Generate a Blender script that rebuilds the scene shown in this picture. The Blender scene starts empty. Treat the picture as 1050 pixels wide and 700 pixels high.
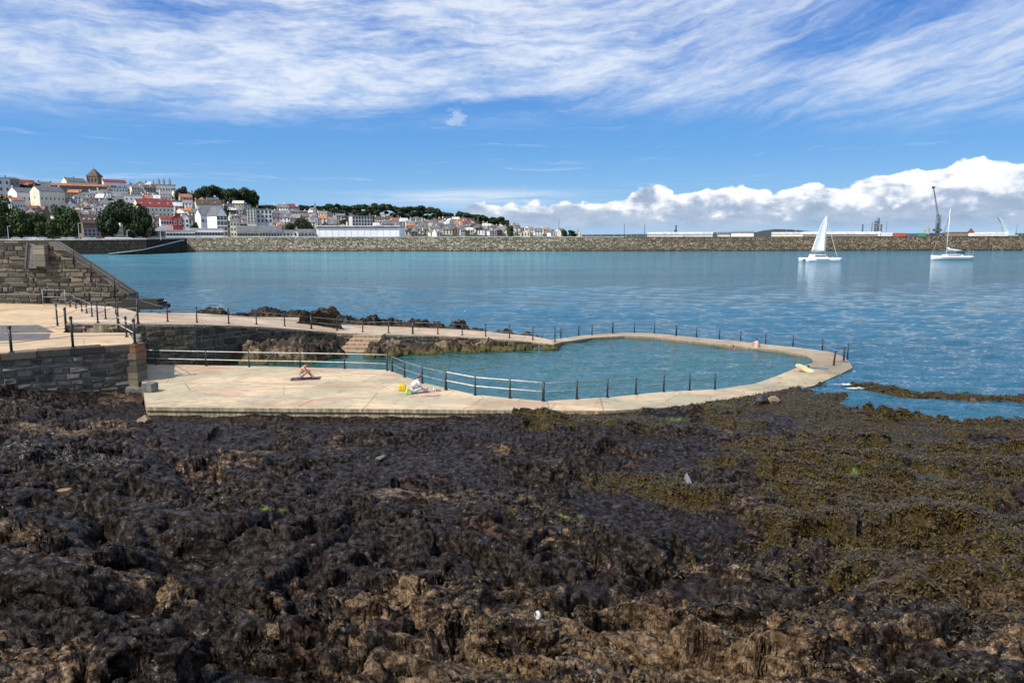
import bpy, bmesh, math, random
import numpy as np
from mathutils import Vector, Matrix
random.seed(7)
rng = np.random.default_rng(7)
SC = bpy.context.scene
COL = SC.collection
R = math.radians
# ------------------------------------------------------------------ camera
EYE = 8.5
TILT = R(8.1)
FPX = 758.3
cam_d = bpy.data.cameras.new('camera')
cam = bpy.data.objects.new('camera', cam_d)
COL.objects.link(cam)
cam.location = (0, 0, EYE)
cam.rotation_euler = (R(90) - TILT, 0, 0)
cam_d.lens = 26.0
cam_d.sensor_width = 36.0
cam_d.clip_start = 0.1
cam_d.clip_end = 30000
SC.camera = cam

def ray(px, py):
    x = (px - 525.0) / FPX
    y = -(py - 350.0) / FPX
    c, s = math.cos(TILT), math.sin(TILT)
    return (x, c + y * s, -s + y * c)

def G(px, py, z):
    """surveyed point: where the sight line meets height z"""
    d = ray(px, py)
    t = (z - EYE) / d[2]
    return (d[0] * t, d[1] * t, z)

def D(px, py, dist):
    d = ray(px, py)
    t = dist / d[1]
    return (d[0] * t, dist, EYE + d[2] * t)

# ------------------------------------------------------------------ object helpers
def tag(o, label=None, cat=None, group=None, kind=None):
    if label: o['label'] = label
    if cat: o['category'] = cat
    if group: o['group'] = group
    if kind: o['kind'] = kind
    return o

def empty(name, loc=(0, 0, 0), rz=0.0):
    o = bpy.data.objects.new(name, None)
    COL.objects.link(o)
    o.location = loc
    o.rotation_euler = (0, 0, rz)
    o.empty_display_size = 0.2
    return o

def link(name, me, parent=None, loc=None, rot=None, scale=None):
    o = bpy.data.objects.new(name, me)
    COL.objects.link(o)
    if parent: o.parent = parent
    if loc is not None: o.location = loc
    if rot is not None: o.rotation_euler = rot
    if scale is not None: o.scale = scale
    return o

class MB:
    """collects shapes into one mesh"""
    def __init__(s):
        s.v = []; s.f = []; s.t = []
    def add(s, vs, fs, tone=0.5):
        b = len(s.v)
        s.v += [tuple(v) for v in vs]
        s.f += [tuple(i + b for i in f) for f in fs]
        s.t += [tone] * len(vs)
        return s
    def box(s, x0, x1, y0, y1, z0, z1, tone=0.5, ch=0.0):
        vs = [(x0,y0,z0),(x1,y0,z0),(x1,y1,z0),(x0,y1,z0),(x0,y0,z1),(x1,y0,z1),(x1,y1,z1),(x0,y1,z1)]
        return s.add(vs, [(0,3,2,1),(4,5,6,7),(0,1,5,4),(1,2,6,5),(2,3,7,6),(3,0,4,7)], tone)
    def tube(s, pts, r, n=6, r2=None, cap=True):
        pts = [Vector(p) for p in pts]
        m = len(pts)
        ring = []
        for i, p in enumerate(pts):
            a = pts[max(i-1, 0)]; b = pts[min(i+1, m-1)]
            t = (b - a).normalized()
            up = Vector((0,0,1)) if abs(t.z) < .95 else Vector((0,1,0))
            u = t.cross(up).normalized(); w = t.cross(u)
            rr = r if r2 is None else r + (r2 - r) * i / max(m-1, 1)
            ring.append([p + u*math.cos(2*math.pi*k/n)*rr + w*math.sin(2*math.pi*k/n)*rr for k in range(n)])
        vs = [v for rg in ring for v in rg]
        fs = []
        for i in range(m-1):
            for k in range(n):
                k2 = (k+1) % n
                fs.append((i*n+k, (i+1)*n+k, (i+1)*n+k2, i*n+k2))
        if cap:
            fs.append(tuple(range(n))); fs.append(tuple((m-1)*n+k for k in reversed(range(n))))
        return s.add(vs, fs)
    def ball(s, c, rx, ry=None, rz=None, n=8, m=6):
        ry = ry or rx; rz = rz or rx
        vs = [(c[0], c[1], c[2]-rz)]
        for j in range(1, m):
            a = -math.pi/2 + math.pi*j/m
            for k in range(n):
                b = 2*math.pi*k/n
                vs.append((c[0]+rx*math.cos(a)*math.cos(b), c[1]+ry*math.cos(a)*math.sin(b), c[2]+rz*math.sin(a)))
        vs.append((c[0], c[1], c[2]+rz))
        fs = []
        for k in range(n):
            fs.append((0, 1+(k+1)%n, 1+k))
            fs.append((len(vs)-1, 1+(m-2)*n+k, 1+(m-2)*n+(k+1)%n))
        for j in range(m-2):
            for k in range(n):
                fs.append((1+j*n+k, 1+j*n+(k+1)%n, 1+(j+1)*n+(k+1)%n, 1+(j+1)*n+k))
        return s.add(vs, fs)
    def prism(s, poly, axis='y', a=0, b=1):
        """polygon of (u, z) pushed along an axis"""
        n = len(poly)
        if axis == 'y': vs = [(u, a, z) for u, z in poly] + [(u, b, z) for u, z in poly]
        elif axis == 'x': vs = [(a, u, z) for u, z in poly] + [(b, u, z) for u, z in poly]
        else: vs = [(u, z, a) for u, z in poly] + [(u, z, b) for u, z in poly]
        fs = [tuple(range(n)), tuple(reversed(range(n, 2*n)))]
        fs += [(i, i+n, (i+1) % n + n, (i+1) % n) for i in range(n)]
        return s.add(vs, fs)
    def mesh(s, name, mat, smooth=False, tone=False):
        me = bpy.data.meshes.new(name)
        me.from_pydata(s.v, [], s.f)
        bm = bmesh.new(); bm.from_mesh(me)
        bmesh.ops.recalc_face_normals(bm, faces=bm.faces[:])
        bm.to_mesh(me); bm.free()
        if mat: me.materials.append(mat)
        if smooth: me.polygons.foreach_set('use_smooth', [True]*len(me.polygons))
        if tone and len(me.vertices) == len(s.t):
            at = me.attributes.new('tone', 'FLOAT', 'POINT'); at.data.foreach_set('value', s.t)
        me.update()
        return me
    def build(s, name, mat, parent=None, smooth=False, tone=False, loc=None, rot=None):
        return link(name, s.mesh(name, mat, smooth, tone), parent, loc, rot)

def np_mesh(name, verts, faces, mat, smooth=False, attrs=None):
    me = bpy.data.meshes.new(name)
    k = faces.shape[1]
    me.vertices.add(len(verts)); me.vertices.foreach_set('co', verts.astype(np.float32).ravel())
    me.loops.add(faces.size); me.loops.foreach_set('vertex_index', faces.astype(np.int32).ravel())
    me.polygons.add(len(faces))
    me.polygons.foreach_set('loop_start', np.arange(0, faces.size, k, dtype=np.int32))
    if smooth: me.polygons.foreach_set('use_smooth', np.ones(len(faces), dtype=bool))
    me.materials.append(mat)
    for nm, arr in (attrs or {}).items():
        a = me.attributes.new(nm, 'FLOAT', 'POINT'); a.data.foreach_set('value', arr.astype(np.float32).ravel())
    me.update(calc_edges=True)
    return me

# ------------------------------------------------------------------ shader helpers
class S:
    def __init__(s, t, o): s.t = t; s.o = o
    def _m(s, op, b, rev=False):
        n = s.t.nodes.new('ShaderNodeMath'); n.operation = op
        a = s
        if rev: a, b = b, a
        for i, q in enumerate((a, b)):
            if isinstance(q, S): s.t.links.new(q.o, n.inputs[i])
            elif q is not None: n.inputs[i].default_value = q
        return S(s.t, n.outputs[0])
    def __add__(s, b): return s._m('ADD', b)
    __radd__ = __add__
    def __sub__(s, b): return s._m('SUBTRACT', b)
    def __rsub__(s, b): return s._m('SUBTRACT', b, True)
    def __mul__(s, b): return s._m('MULTIPLY', b)
    __rmul__ = __mul__
    def __truediv__(s, b): return s._m('DIVIDE', b)
    def pw(s, b): return s._m('POWER', b)
    def mx(s, b): return s._m('MAXIMUM', b)
    def mn(s, b): return s._m('MINIMUM', b)
    def sin(s): return s._m('SINE', None)
    def gauss(s, c, w):
        q = (s - c) * (1.0 / w)
        return ((q * q) * -1.0)._m('EXPONENT', None)
    def ss(s, a, b, lo=0.0, hi=1.0):
        n = s.t.nodes.new('ShaderNodeMapRange'); n.interpolation_type = 'SMOOTHSTEP'
        s.t.links.new(s.o, n.inputs[0])
        for i, q in enumerate((a, b, lo, hi)):
            if isinstance(q, S): s.t.links.new(q.o, n.inputs[i+1])
            else: n.inputs[i+1].default_value = q
        return S(s.t, n.outputs[0])

def feed(t, sock, v):
    if isinstance(v, S): t.links.new(v.o, sock)
    elif isinstance(v, (tuple, list)):
        sock.default_value = tuple(v) + (1.0,) if len(v) == 3 and sock.type == 'RGBA' else v
    else: sock.default_value = v

class T:
    """one node tree"""
    def __init__(s, tree): s.t = tree
    def n(s, kind): return s.t.nodes.new(kind)
    def coord(s, which='Object'):
        return S(s.t, s.n('ShaderNodeTexCoord').outputs[which])
    def pos(s): return S(s.t, s.n('ShaderNodeNewGeometry').outputs['Position'])
    def normal(s): return S(s.t, s.n('ShaderNodeNewGeometry').outputs['Normal'])
    def attr(s, name):
        a = s.n('ShaderNodeAttribute'); a.attribute_name = name
        return S(s.t, a.outputs['Fac'])
    def rnd(s): return S(s.t, s.n('ShaderNodeObjectInfo').outputs['Random'])
    def sep(s, v):
        a = s.n('ShaderNodeSeparateXYZ'); feed(s.t, a.inputs[0], v)
        return [S(s.t, a.outputs[i]) for i in range(3)]
    def comb(s, x, y, z):
        a = s.n('ShaderNodeCombineXYZ')
        for i, q in enumerate((x, y, z)): feed(s.t, a.inputs[i], q)
        return S(s.t, a.outputs[0])
    def scale(s, v, k, rot=(0,0,0)):
        a = s.n('ShaderNodeMapping'); feed(s.t, a.inputs[0], v)
        a.inputs['Scale'].default_value = k if isinstance(k, tuple) else (k, k, k)
        a.inputs['Rotation'].default_value = rot
        return S(s.t, a.outputs[0])
    def noise(s, v, scale=1.0, detail=4.0, rough=0.5, dist=0.0, col=False):
        a = s.n('ShaderNodeTexNoise'); feed(s.t, a.inputs['Vector'], v)
        a.inputs['Scale'].default_value = scale; a.inputs['Detail'].default_value = detail
        a.inputs['Roughness'].default_value = rough; a.inputs['Distortion'].default_value = dist
        return S(s.t, a.outputs['Color' if col else 'Fac'])
    def vor(s, v, scale=1.0, feature='F1', out='Distance', rand=1.0):
        a = s.n('ShaderNodeTexVoronoi'); a.feature = feature; feed(s.t, a.inputs['Vector'], v)
        a.inputs['Scale'].default_value = scale; a.inputs['Randomness'].default_value = rand
        return S(s.t, a.outputs[out])
    def mix(s, f, a, b, mode='MIX'):
        m = s.n('ShaderNodeMix'); m.data_type = 'RGBA'; m.blend_type = mode; m.clamp_factor = True
        feed(s.t, m.inputs[0], f); feed(s.t, m.inputs[6], a); feed(s.t, m.inputs[7], b)
        return S(s.t, m.outputs[2])
    def ramp(s, f, stops):
        r = s.n('ShaderNodeValToRGB'); feed(s.t, r.inputs[0], f)
        e = r.color_ramp.elements
        while len(e) < len(stops): e.new(0.5)
        for q, (p, c) in zip(e, stops):
            q.position = p; q.color = tuple(c) + (1.0,)
        return S(s.t, r.outputs[0])
    def bump(s, h, strength=0.5, dist=0.1, nrm=None):
        b = s.n('ShaderNodeBump'); feed(s.t, b.inputs['Height'], h)
        b.inputs['Strength'].default_value = strength; b.inputs['Distance'].default_value = dist
        if nrm is not None: feed(s.t, b.inputs['Normal'], nrm)
        return S(s.t, b.outputs[0])

def mat(name):
    m = bpy.data.materials.new(name); m.use_nodes = True
    t = m.node_tree
    return m, T(t), t.nodes['Principled BSDF']

def setp(T_, p, col=None, rough=None, metal=None, spec=None, normal=None, **kw):
    if col is not None: feed(T_.t, p.inputs['Base Color'], col)
    if rough is not None: feed(T_.t, p.inputs['Roughness'], rough)
    if metal is not None: feed(T_.t, p.inputs['Metallic'], metal)
    if spec is not None: feed(T_.t, p.inputs['Specular IOR Level'], spec)
    if normal is not None: feed(T_.t, p.inputs['Normal'], normal)

_simple = {}
def simple(name, col, rough=0.7, var=0.15, scale=1.5, metal=0.0, bump=0.0):
    """plain material with slight procedural variation"""
    if name in _simple: return _simple[name]
    m, t, p = mat(name)
    c = t.coord()
    n = t.noise(c, scale, 5, 0.6)
    lo = tuple(max(0, k*(1-var*1.3)) for k in col); hi = tuple(min(1, k*(1+var)) for k in col)
    setp(t, p, t.mix(n.ss(.3, .7), lo, hi), rough, metal)
    if bump: feed(t.t, p.inputs['Normal'], t.bump(t.noise(c, scale*6, 4), .6, bump))
    _simple[name] = m
    return m

# ------------------------------------------------------------------ numpy noise
def _hash(ix, iy, seed):
    h = (ix.astype(np.int64) * 374761393 + iy.astype(np.int64) * 668265263 + seed * 1442695041) & 0xffffffff
    h = ((h ^ (h >> 13)) * 1274126177) & 0xffffffff
    h = (h ^ (h >> 16)) & 0xffffffff
    return h / 4294967295.0

def vnoise(x, y, seed=0):
    ix = np.floor(x).astype(np.int64); iy = np.floor(y).astype(np.int64)
    fx = x - ix; fy = y - iy
    u = fx*fx*fx*(fx*(fx*6-15)+10); v = fy*fy*fy*(fy*(fy*6-15)+10)
    a = _hash(ix, iy, seed); b = _hash(ix+1, iy, seed); c = _hash(ix, iy+1, seed); d = _hash(ix+1, iy+1, seed)
    return (a*(1-u)+b*u)*(1-v) + (c*(1-u)+d*u)*v - 0.5

def fbm(x, y, oct=4, seed=0, gain=0.5):
    s = np.zeros_like(x); a = 1.0
    for o in range(oct):
        s += a*vnoise(x, y, seed+o*17); x = x*2.03+3.1; y = y*2.03+1.7; a *= gain
    return s

def ridged(x, y, oct=4, seed=0):
    s = np.zeros_like(x); a = 1.0
    for o in range(oct):
        s += a*(1-np.abs(vnoise(x, y, seed+o*13))*4); x = x*2.1+5.1; y = y*2.1+2.7; a *= .5
    return s

def facet(x, y, seed=0, slope=0.6):
    """voronoi facets: per-cell offset and tilted plane; returns height, crack distance, cell id"""
    ix = np.floor(x).astype(np.int64); iy = np.floor(y).astype(np.int64)
    f1 = np.full(x.shape, 9.0); f2 = np.full(x.shape, 9.0); hh = np.zeros(x.shape); cid = np.zeros(x.shape)
    sw = np.full(x.shape, 1e-12); sv = np.zeros(x.shape)
    for dx in (-1, 0, 1):
        for dy in (-1, 0, 1):
            cx = ix+dx; cy = iy+dy
            px = cx + _hash(cx, cy, seed); py = cy + _hash(cx, cy, seed+1)
            ex = x-px; ey = y-py
            d = np.sqrt(ex*ex+ey*ey)
            val = .62*(_hash(cx, cy, seed+2)-.5) + slope*((_hash(cx, cy, seed+3)-.5)*2*ex + (_hash(cx, cy, seed+4)-.5)*2*ey)
            wt = np.exp(-30*d*d); sw += wt; sv += wt*val
            near = d < f1
            f2 = np.where(near, f1, np.minimum(f2, d))
            hh = np.where(near, val, hh); cid = np.where(near, _hash(cx, cy, seed+5), cid)
            f1 = np.where(near, d, f1)
    return .22*hh + .78*sv/sw, f2-f1, cid

def ledges(u, v, T, seed):
    """broken, stepped beds: a steep scarp, then a flat tread, offset from block to block; 0..1"""
    f, e, c = facet(u/(T*2.6)+.3*fbm(u/T, v/T, 2, seed+3), v/(T*1.9), seed, 1.0)
    q = v/T + c*1.7 + 1.5*fbm(u/T*.30, v/T*.30, 3, seed+7) + .07*fbm(u/T*1.6, v/T*1.6, 2, seed+8)
    s = q - np.floor(q)
    p = np.where(s < .26, s/.26, 1-(s-.26)/.74*.85)
    edge = 1-np.exp(-e/.13)
    p = .42 + (p-.42)*edge
    return p*(1+edge*(-.45+.9*_hash(np.floor(q).astype(np.int64), (c*999).astype(np.int64), seed+1))), e, c

def _hash3(ix, iy, iz, seed):
    h = (ix.astype(np.int64)*374761393 + iy.astype(np.int64)*668265263 + iz.astype(np.int64)*2147483647 + seed*1442695041) & 0xffffffff
    h = ((h ^ (h >> 13))*1274126177) & 0xffffffff
    h = ((h ^ (h >> 15))*2246822519) & 0xffffffff
    return ((h ^ (h >> 16)) & 0xffffffff)/4294967295.0

def vnoise3(x, y, z, seed=0):
    ix = np.floor(x).astype(np.int64); iy = np.floor(y).astype(np.int64); iz = np.floor(z).astype(np.int64)
    u = x-ix; v = y-iy; w = z-iz
    u = u*u*(3-2*u); v = v*v*(3-2*v); w = w*w*(3-2*w)
    r = 0
    for a in (0, 1):
        for b in (0, 1):
            for c in (0, 1):
                r = r + _hash3(ix+a, iy+b, iz+c, seed)*(u if a else 1-u)*(v if b else 1-v)*(w if c else 1-w)
    return r-.5

def facet3(x, y, z, seed=0, slope=.8):
    ix = np.floor(x).astype(np.int64); iy = np.floor(y).astype(np.int64); iz = np.floor(z).astype(np.int64)
    f1 = np.full(x.shape, 9.0); f2 = np.full(x.shape, 9.0); hh = np.zeros(x.shape)
    for a in (-1, 0, 1):
        for b in (-1, 0, 1):
            for c in (-1, 0, 1):
                cx, cy, cz = ix+a, iy+b, iz+c
                h0 = _hash3(cx, cy, cz, seed); h1 = _hash3(cx, cy, cz, seed+1); h2 = _hash3(cx, cy, cz, seed+2)
                ex = x-cx-h0; ey = y-cy-h1; ez = z-cz-h2
                d = np.sqrt(ex*ex+ey*ey+ez*ez)
                val = .6*((h0*7.3+h1*3.1) % 1-.5) + slope*(((h1*5.7+h2) % 1-.5)*2*ex + ((h2*9.1+h0) % 1-.5)*2*ey + ((h0*4.3+h2*2.7) % 1-.5)*2*ez)
                near = d < f1
                f2 = np.where(near, f1, np.minimum(f2, d)); hh = np.where(near, val, hh); f1 = np.where(near, d, f1)
    return hh, f2-f1

def roughen(V, nr, nc, amp, seed=0, scales=((.34, .085), (.13, .036))):
    """fine relief pushed out along the surface normal, so steep faces are as rough as flat ones"""
    P = V.reshape(nr, nc, 3)
    du = np.gradient(P, axis=1); dv = np.gradient(P, axis=0)
    N = np.cross(du, dv); N /= (np.linalg.norm(N, axis=2, keepdims=True)+1e-9); N *= np.sign(N[:, :, 2:3]+1e-9)
    N = N.reshape(-1, 3)
    x, y, z = V[:, 0], V[:, 1], V[:, 2]
    q = x*.35 + z*1.0 - y*.25           # bedding coordinate
    d = np.zeros(len(V))
    for sc, a in scales:
        f, e = facet3(x/sc*.75+q*.2, y/sc*.9, q/sc*1.9, seed+int(sc*100), .9)
        d += a*f - a*.55*np.exp(-e/.09)
    k = 1/.5; a = .10
    for o in range(5):
        d += a*vnoise3(x*k, y*k, q*k*2.0, seed+40+o); k *= 2.1; a *= .5
    return V + N*(d*amp)[:, None]

def in_poly(x, y, poly):
    ins = np.zeros(x.shape, dtype=bool)
    n = len(poly)
    for i in range(n):
        x0, y0 = poly[i][0], poly[i][1]; x1, y1 = poly[(i+1) % n][0], poly[(i+1) % n][1]
        if y0 == y1: continue
        c = ((y0 > y) != (y1 > y)) & (x < (x1-x0)*(y-y0)/(y1-y0)+x0)
        ins ^= c
    return ins

def seg_dist(x, y, poly):
    d = np.full(x.shape, 1e9)
    n = len(poly)
    for i in range(n):
        x0, y0 = poly[i][0], poly[i][1]; x1, y1 = poly[(i+1) % n][0], poly[(i+1) % n][1]
        ex, ey = x1-x0, y1-y0; L = ex*ex+ey*ey+1e-9
        t = np.clip(((x-x0)*ex+(y-y0)*ey)/L, 0, 1)
        d = np.minimum(d, np.hypot(x-x0-t*ex, y-y0-t*ey))
    return d

def sst(a, b, x):
    t = np.clip((x-a)/(b-a), 0, 1); return t*t*(3-2*t)

def rbf(ctrl):
    """thin plate through surveyed heights"""
    P = np.array([G(a, b, c) for a, b, c in ctrl])
    n = len(P)
    r = np.hypot(P[:, None, 0]-P[None, :, 0], P[:, None, 1]-P[None, :, 1])
    K = r*r*np.log(r+1e-6) + np.eye(n)*2.0
    Q = np.c_[np.ones(n), P[:, 0], P[:, 1]]
    A = np.block([[K, Q], [Q.T, np.zeros((3, 3))]])
    w = np.linalg.solve(A, np.r_[P[:, 2], 0, 0, 0])
    def f(x, y):
        s = w[n] + w[n+1]*x + w[n+2]*y
        for i in range(n):
            r = np.hypot(x-P[i, 0], y-P[i, 1])
            s = s + w[i]*r*r*np.log(r+1e-6)
        return s
    return f

# ------------------------------------------------------------------ light and sky
SUN_EL = R(48); SUN_AZ = R(-127)      # azimuth clockwise from +Y: sun stands to the left, a little behind
sun_dir = Vector((math.sin(SUN_AZ)*math.cos(SUN_EL), math.cos(SUN_AZ)*math.cos(SUN_EL), math.sin(SUN_EL)))
sl = bpy.data.lights.new('sun', 'SUN'); sl.energy = 5.0; sl.angle = R(0.5); sl.color = (1.0, .94, .85)
so = bpy.data.objects.new('sun', sl); COL.objects.link(so)
so.rotation_euler = sun_dir.to_track_quat('Z', 'Y').to_euler(); so.location = (-60, -20, 80)

world = bpy.data.worlds.new('World'); SC.world = world; world.use_nodes = True
def build_sky():
    w = world.node_tree
    for n in list(w.nodes): w.nodes.remove(n)
    t = T(w)
    out = t.n('ShaderNodeOutputWorld'); bg = t.n('ShaderNodeBackground')
    sky = t.n('ShaderNodeTexSky'); sky.sky_type = 'NISHITA'; sky.sun_disc = False
    sky.sun_elevation = SUN_EL; sky.sun_rotation = SUN_AZ
    sky.air_density = 1.0; sky.dust_density = 0.3; sky.ozone_density = 3.0
    base = S(w, sky.outputs[0])
    d = t.coord('Generated')
    x, y, z = t.sep(d)
    az = x._m('ARCTAN2', y)                 # 0 along +Y, positive to the right
    el = z._m('ARCSINE', None)
    # the real sky of the photograph is a deeper blue than the model's low sky
    deep = t.ramp(el*3.0, [(0.0, (.27, .53, .84)), (.12, (.20, .47, .83)), (.33, (.095, .345, .78)), (.75, (.042, .21, .66)), (1.0, (.036, .18, .60))])
    deep = t.mix(1.0, deep, (10.0, 10.0, 10.0), 'MULTIPLY')
    base = t.mix(.78, base, deep)
    # --- high thin cloud (drawn out along the wind)
    warp = t.noise(t.comb(az*2.0, el*5.0, 2.0), 2.2, 4, .55)
    warp2 = t.noise(t.comb(az*3.0, el*8.0, 6.0), 4.0, 3, .5)
    tilt = el - az*az.ss(-.1, .5)*.22 + (warp-.5)*.05
    big = t.noise(t.comb(az*1.5, tilt*5.0, 0.0), 2.6, 3, .5)
    feath = t.noise(t.comb(az*2.2 + warp*.3, tilt*13.0 + warp2*.35, 3.0), 4.0, 9, .60)
    hair = t.noise(t.comb(az*5.0 - el*6.0, tilt*50.0 + warp2*.5, 11.0), 4.0, 5, .7)
    floc = t.noise(t.comb(az*3.0, el*7.0, 7.0), 22.0, 4, .6)
    ripple = t.noise(t.comb(az*6.0+el*26, el*34.0 - az*6.0, 5.0), 5.0, 3, .5, .2)
    edge = 0.142 + (az*5.2 + 0.4).sin()*0.014 - (az.ss(-.05, .35))*0.026
    cov = el.ss(edge - 0.020, edge + 0.045)
    gapA = az.gauss(-0.42, 0.12)*el.gauss(0.258, 0.022)
    gapB = (az*1.0 - el*2.2).gauss(-0.10, .12)*az.ss(.08, .24)*el.ss(.185, .23)
    gapC = (el*1.0 - az*.10).gauss(.170, .010)*az.gauss(-.02, .12)
    c1 = (big*1.0 + feath*0.66 + (hair-.5)*.30 + (floc-.5)*.10 + (ripple-.5)*.30*az.gauss(-.25, .16) - .79 + cov*.36 - gapA*.34 - gapB*0.36 - gapC*.3).ss(-.04, 0.62)*cov*az.ss(.0, .45, 1.0, .80)
    low = t.noise(t.comb(az*1.1 + warp*.2, el*22.0 + warp*.7, 9.0), 3.0, 7, .62)
    streak = (low*1.0 + hair*.35 - 0.74).ss(0.0, 0.26)*el.ss(.02, .05)*(1.0-el.ss(.125, .165))*0.6
    puff = ((az + (floc-.5)*.05).gauss(-0.072, .015)*(el + (warp2-.5)*.03).gauss(.152, .011) + floc*.6 - .62).ss(0.0, .55)*0.45
    fine = feath
    veil = c1.mx(streak).mx(puff)
    thin = t.mix((floc*.25+feath*.75).ss(.36, .60), (5.4, 6.6, 8.7), (7.7, 8.3, 9.3))
    base = t.mix(veil*0.92, base, thin)
    # pale layer behind the bank
    lay = el.gauss(.050, .010)*az.gauss(-.06, .13)*low.ss(.3, .6)
    base = t.mix(lay*.8, base, (7.6, 8.2, 9.2))
    # --- cumulus bank low over the sea, growing to the right
    q = t.comb(az, el*1.4, 1.7)
    big = t.noise(q, 11.0, 2, .5, .2)
    wv = t.noise(t.comb(az, el*1.2, 4.4), 45.0, 4, .6)
    az2 = az + (wv-.5)*.02
    el2 = el*1.35 + (wv-.5)*.016
    bil = t.vor(t.comb(az2, el2, .0), 26.0, 'SMOOTH_F1')
    bil2 = t.vor(t.comb(az2, el2, .7), 62.0, 'SMOOTH_F1')
    det = t.noise(q, 55.0, 7, .62)
    soft = t.noise(t.comb(az, el*3.0, 8.0), 14.0, 6, .6, .3)
    top = az.ss(-.16, -.02)*0.046 + az.ss(0.0, .25)*0.014 + az.ss(.32, .6)*0.027 + (big-.5)*0.040 + (.45-bil)*0.032 + (.45-bil2)*0.014 + (det-.5)*.014
    depth = top - el
    body = depth.ss(0.0, 0.0045)*az.ss(-.17, -.06)
    under = el.ss(0.004, 0.016)
    dn = depth / top.mx(.02)
    lit = 1.12 - dn*2.3 + (det-.5)*1.9 + (.40-bil2)*1.6 + (soft-.5)*2.6 + az.ss(-.05, .3, -.55, .15)
    lit = lit.ss(-.05, 1.1)
    ccol = t.mix((soft*.7+det*.3).ss(.32,.66), (3.0, 4.0, 5.5), (5.0, 5.9, 7.3))
    ccol = t.mix(dn.ss(.55, 1.0)*.6, ccol, (2.9, 4.2, 6.1))
    ccol = t.mix(lit, ccol, (10.3, 10.4, 10.7))
    base = t.mix(body*under*.97, base, ccol)
    haze = (1.0-el.ss(0.0, .03))*0.25
    base = t.mix(haze, base, (4.4, 6.2, 8.6))
    # round the back of the camera: ordinary broken cloud, same tones
    w.links.new(base.o, bg.inputs[0]); bg.inputs[1].default_value = 0.10
    w.links.new(bg.outputs[0], out.inputs[0])
build_sky()
SC.view_settings.view_transform = 'Standard'
SC.view_settings.look = 'None'
SC.view_settings.exposure = 0.12
SC.view_settings.gamma = 1.0
SC.render.engine = 'CYCLES'
SC.cycles.max_bounces = 6
SC.cycles.diffuse_bounces = 3
SC.cycles.glossy_bounces = 3
SC.cycles.transmission_bounces = 3
SC.cycles.use_denoising = True
try:
    world.cycles.sampling_method = 'MANUAL'
    world.cycles.sample_map_resolution = 256
except Exception as e:
    print(e)
# ================================================================== materials of the shore
def m_rock(name='shore_rock'):
    m, t, p = mat(name)
    c = t.pos()
    weed = t.attr('weed'); tan = t.attr('tan'); green = t.attr('green'); cid = t.attr('cell'); wet = t.attr('wet'); pale = t.attr('pale')
    n1 = t.noise(c, .9, 6, .62); n2 = t.noise(c, 5.5, 6, .7, .2); n3 = t.noise(c, 26.0, 5, .7)
    n6 = t.noise(c, 13.0, 9, .78)
    n4 = t.noise(t.scale(c, (1.0, 2.8, 3.5), (0.2, 0.1, .5)), 1.6, 5, .65)
    base = t.mix(n2.ss(.34, .68), (.0032, .0022, .0014), (.026, .0165, .0098))
    base = t.mix(n1.ss(.48, .66)*.75, base, (.017, .0095, .0090))
    base = t.mix(cid.ss(.55, 1.0)*.6, base, (.030, .021, .015))
    base = t.mix((n4*1.1+cid*.45+tan*.42+n3*.4-.46).ss(.82, 1.0), base, t.mix(n2.ss(.35, .65), (.045, .028, .015), (.20, .130, .070)))
    base = t.mix((n3*.6+n2*.5).ss(.645, .71)*.7, base, (.30, .27, .22))            # barnacles and lichen
    base = t.mix((n3*.75+n2*.45+n6*.35+pale*.21).ss(1.05, 1.13)*.75, base, (.26, .245, .21))  # wet sun glints, painted into the rock colour as pale flecks
    olive = t.mix(n3.ss(.35, .65), (.010, .0075, .0022), (.068, .046, .009))
    base = t.mix((weed*1.3 + n2*.8 - .72).ss(.0, .35)*.9, base, olive)
    rust = t.noise(c, .55, 5, .6, .3)
    base = t.mix(rust.ss(.58, .68)*n2.ss(.45, .6)*.6, base, (.10, .038, .018))
    base = t.mix(green.ss(.15, .6), base, t.mix(n2.ss(.35, .65), (.035, .060, .010), (.13, .19, .035)))
    mod = n6.ss(.36, .64, .25, 1.75)
    vm = t.n('ShaderNodeVectorMath'); vm.operation = 'SCALE'; t.t.links.new(base.o, vm.inputs[0]); t.t.links.new(mod.o, vm.inputs['Scale']); base = S(t.t, vm.outputs[0])
    rough = n3.ss(.3, .7, .22, .62) + weed*.15 + wet*.04
    nb = t.bump(n3*.7 + n2*.8 + t.noise(t.scale(c, (1, 3, 3.5), (.2, .3, -.3)), 7.0, 5, .7)*.6, .85, .05)
    setp(t, p, base, rough, 0, n2.ss(.42, .64, .04, .45), nb)
    return m
M_ROCK = m_rock()

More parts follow.
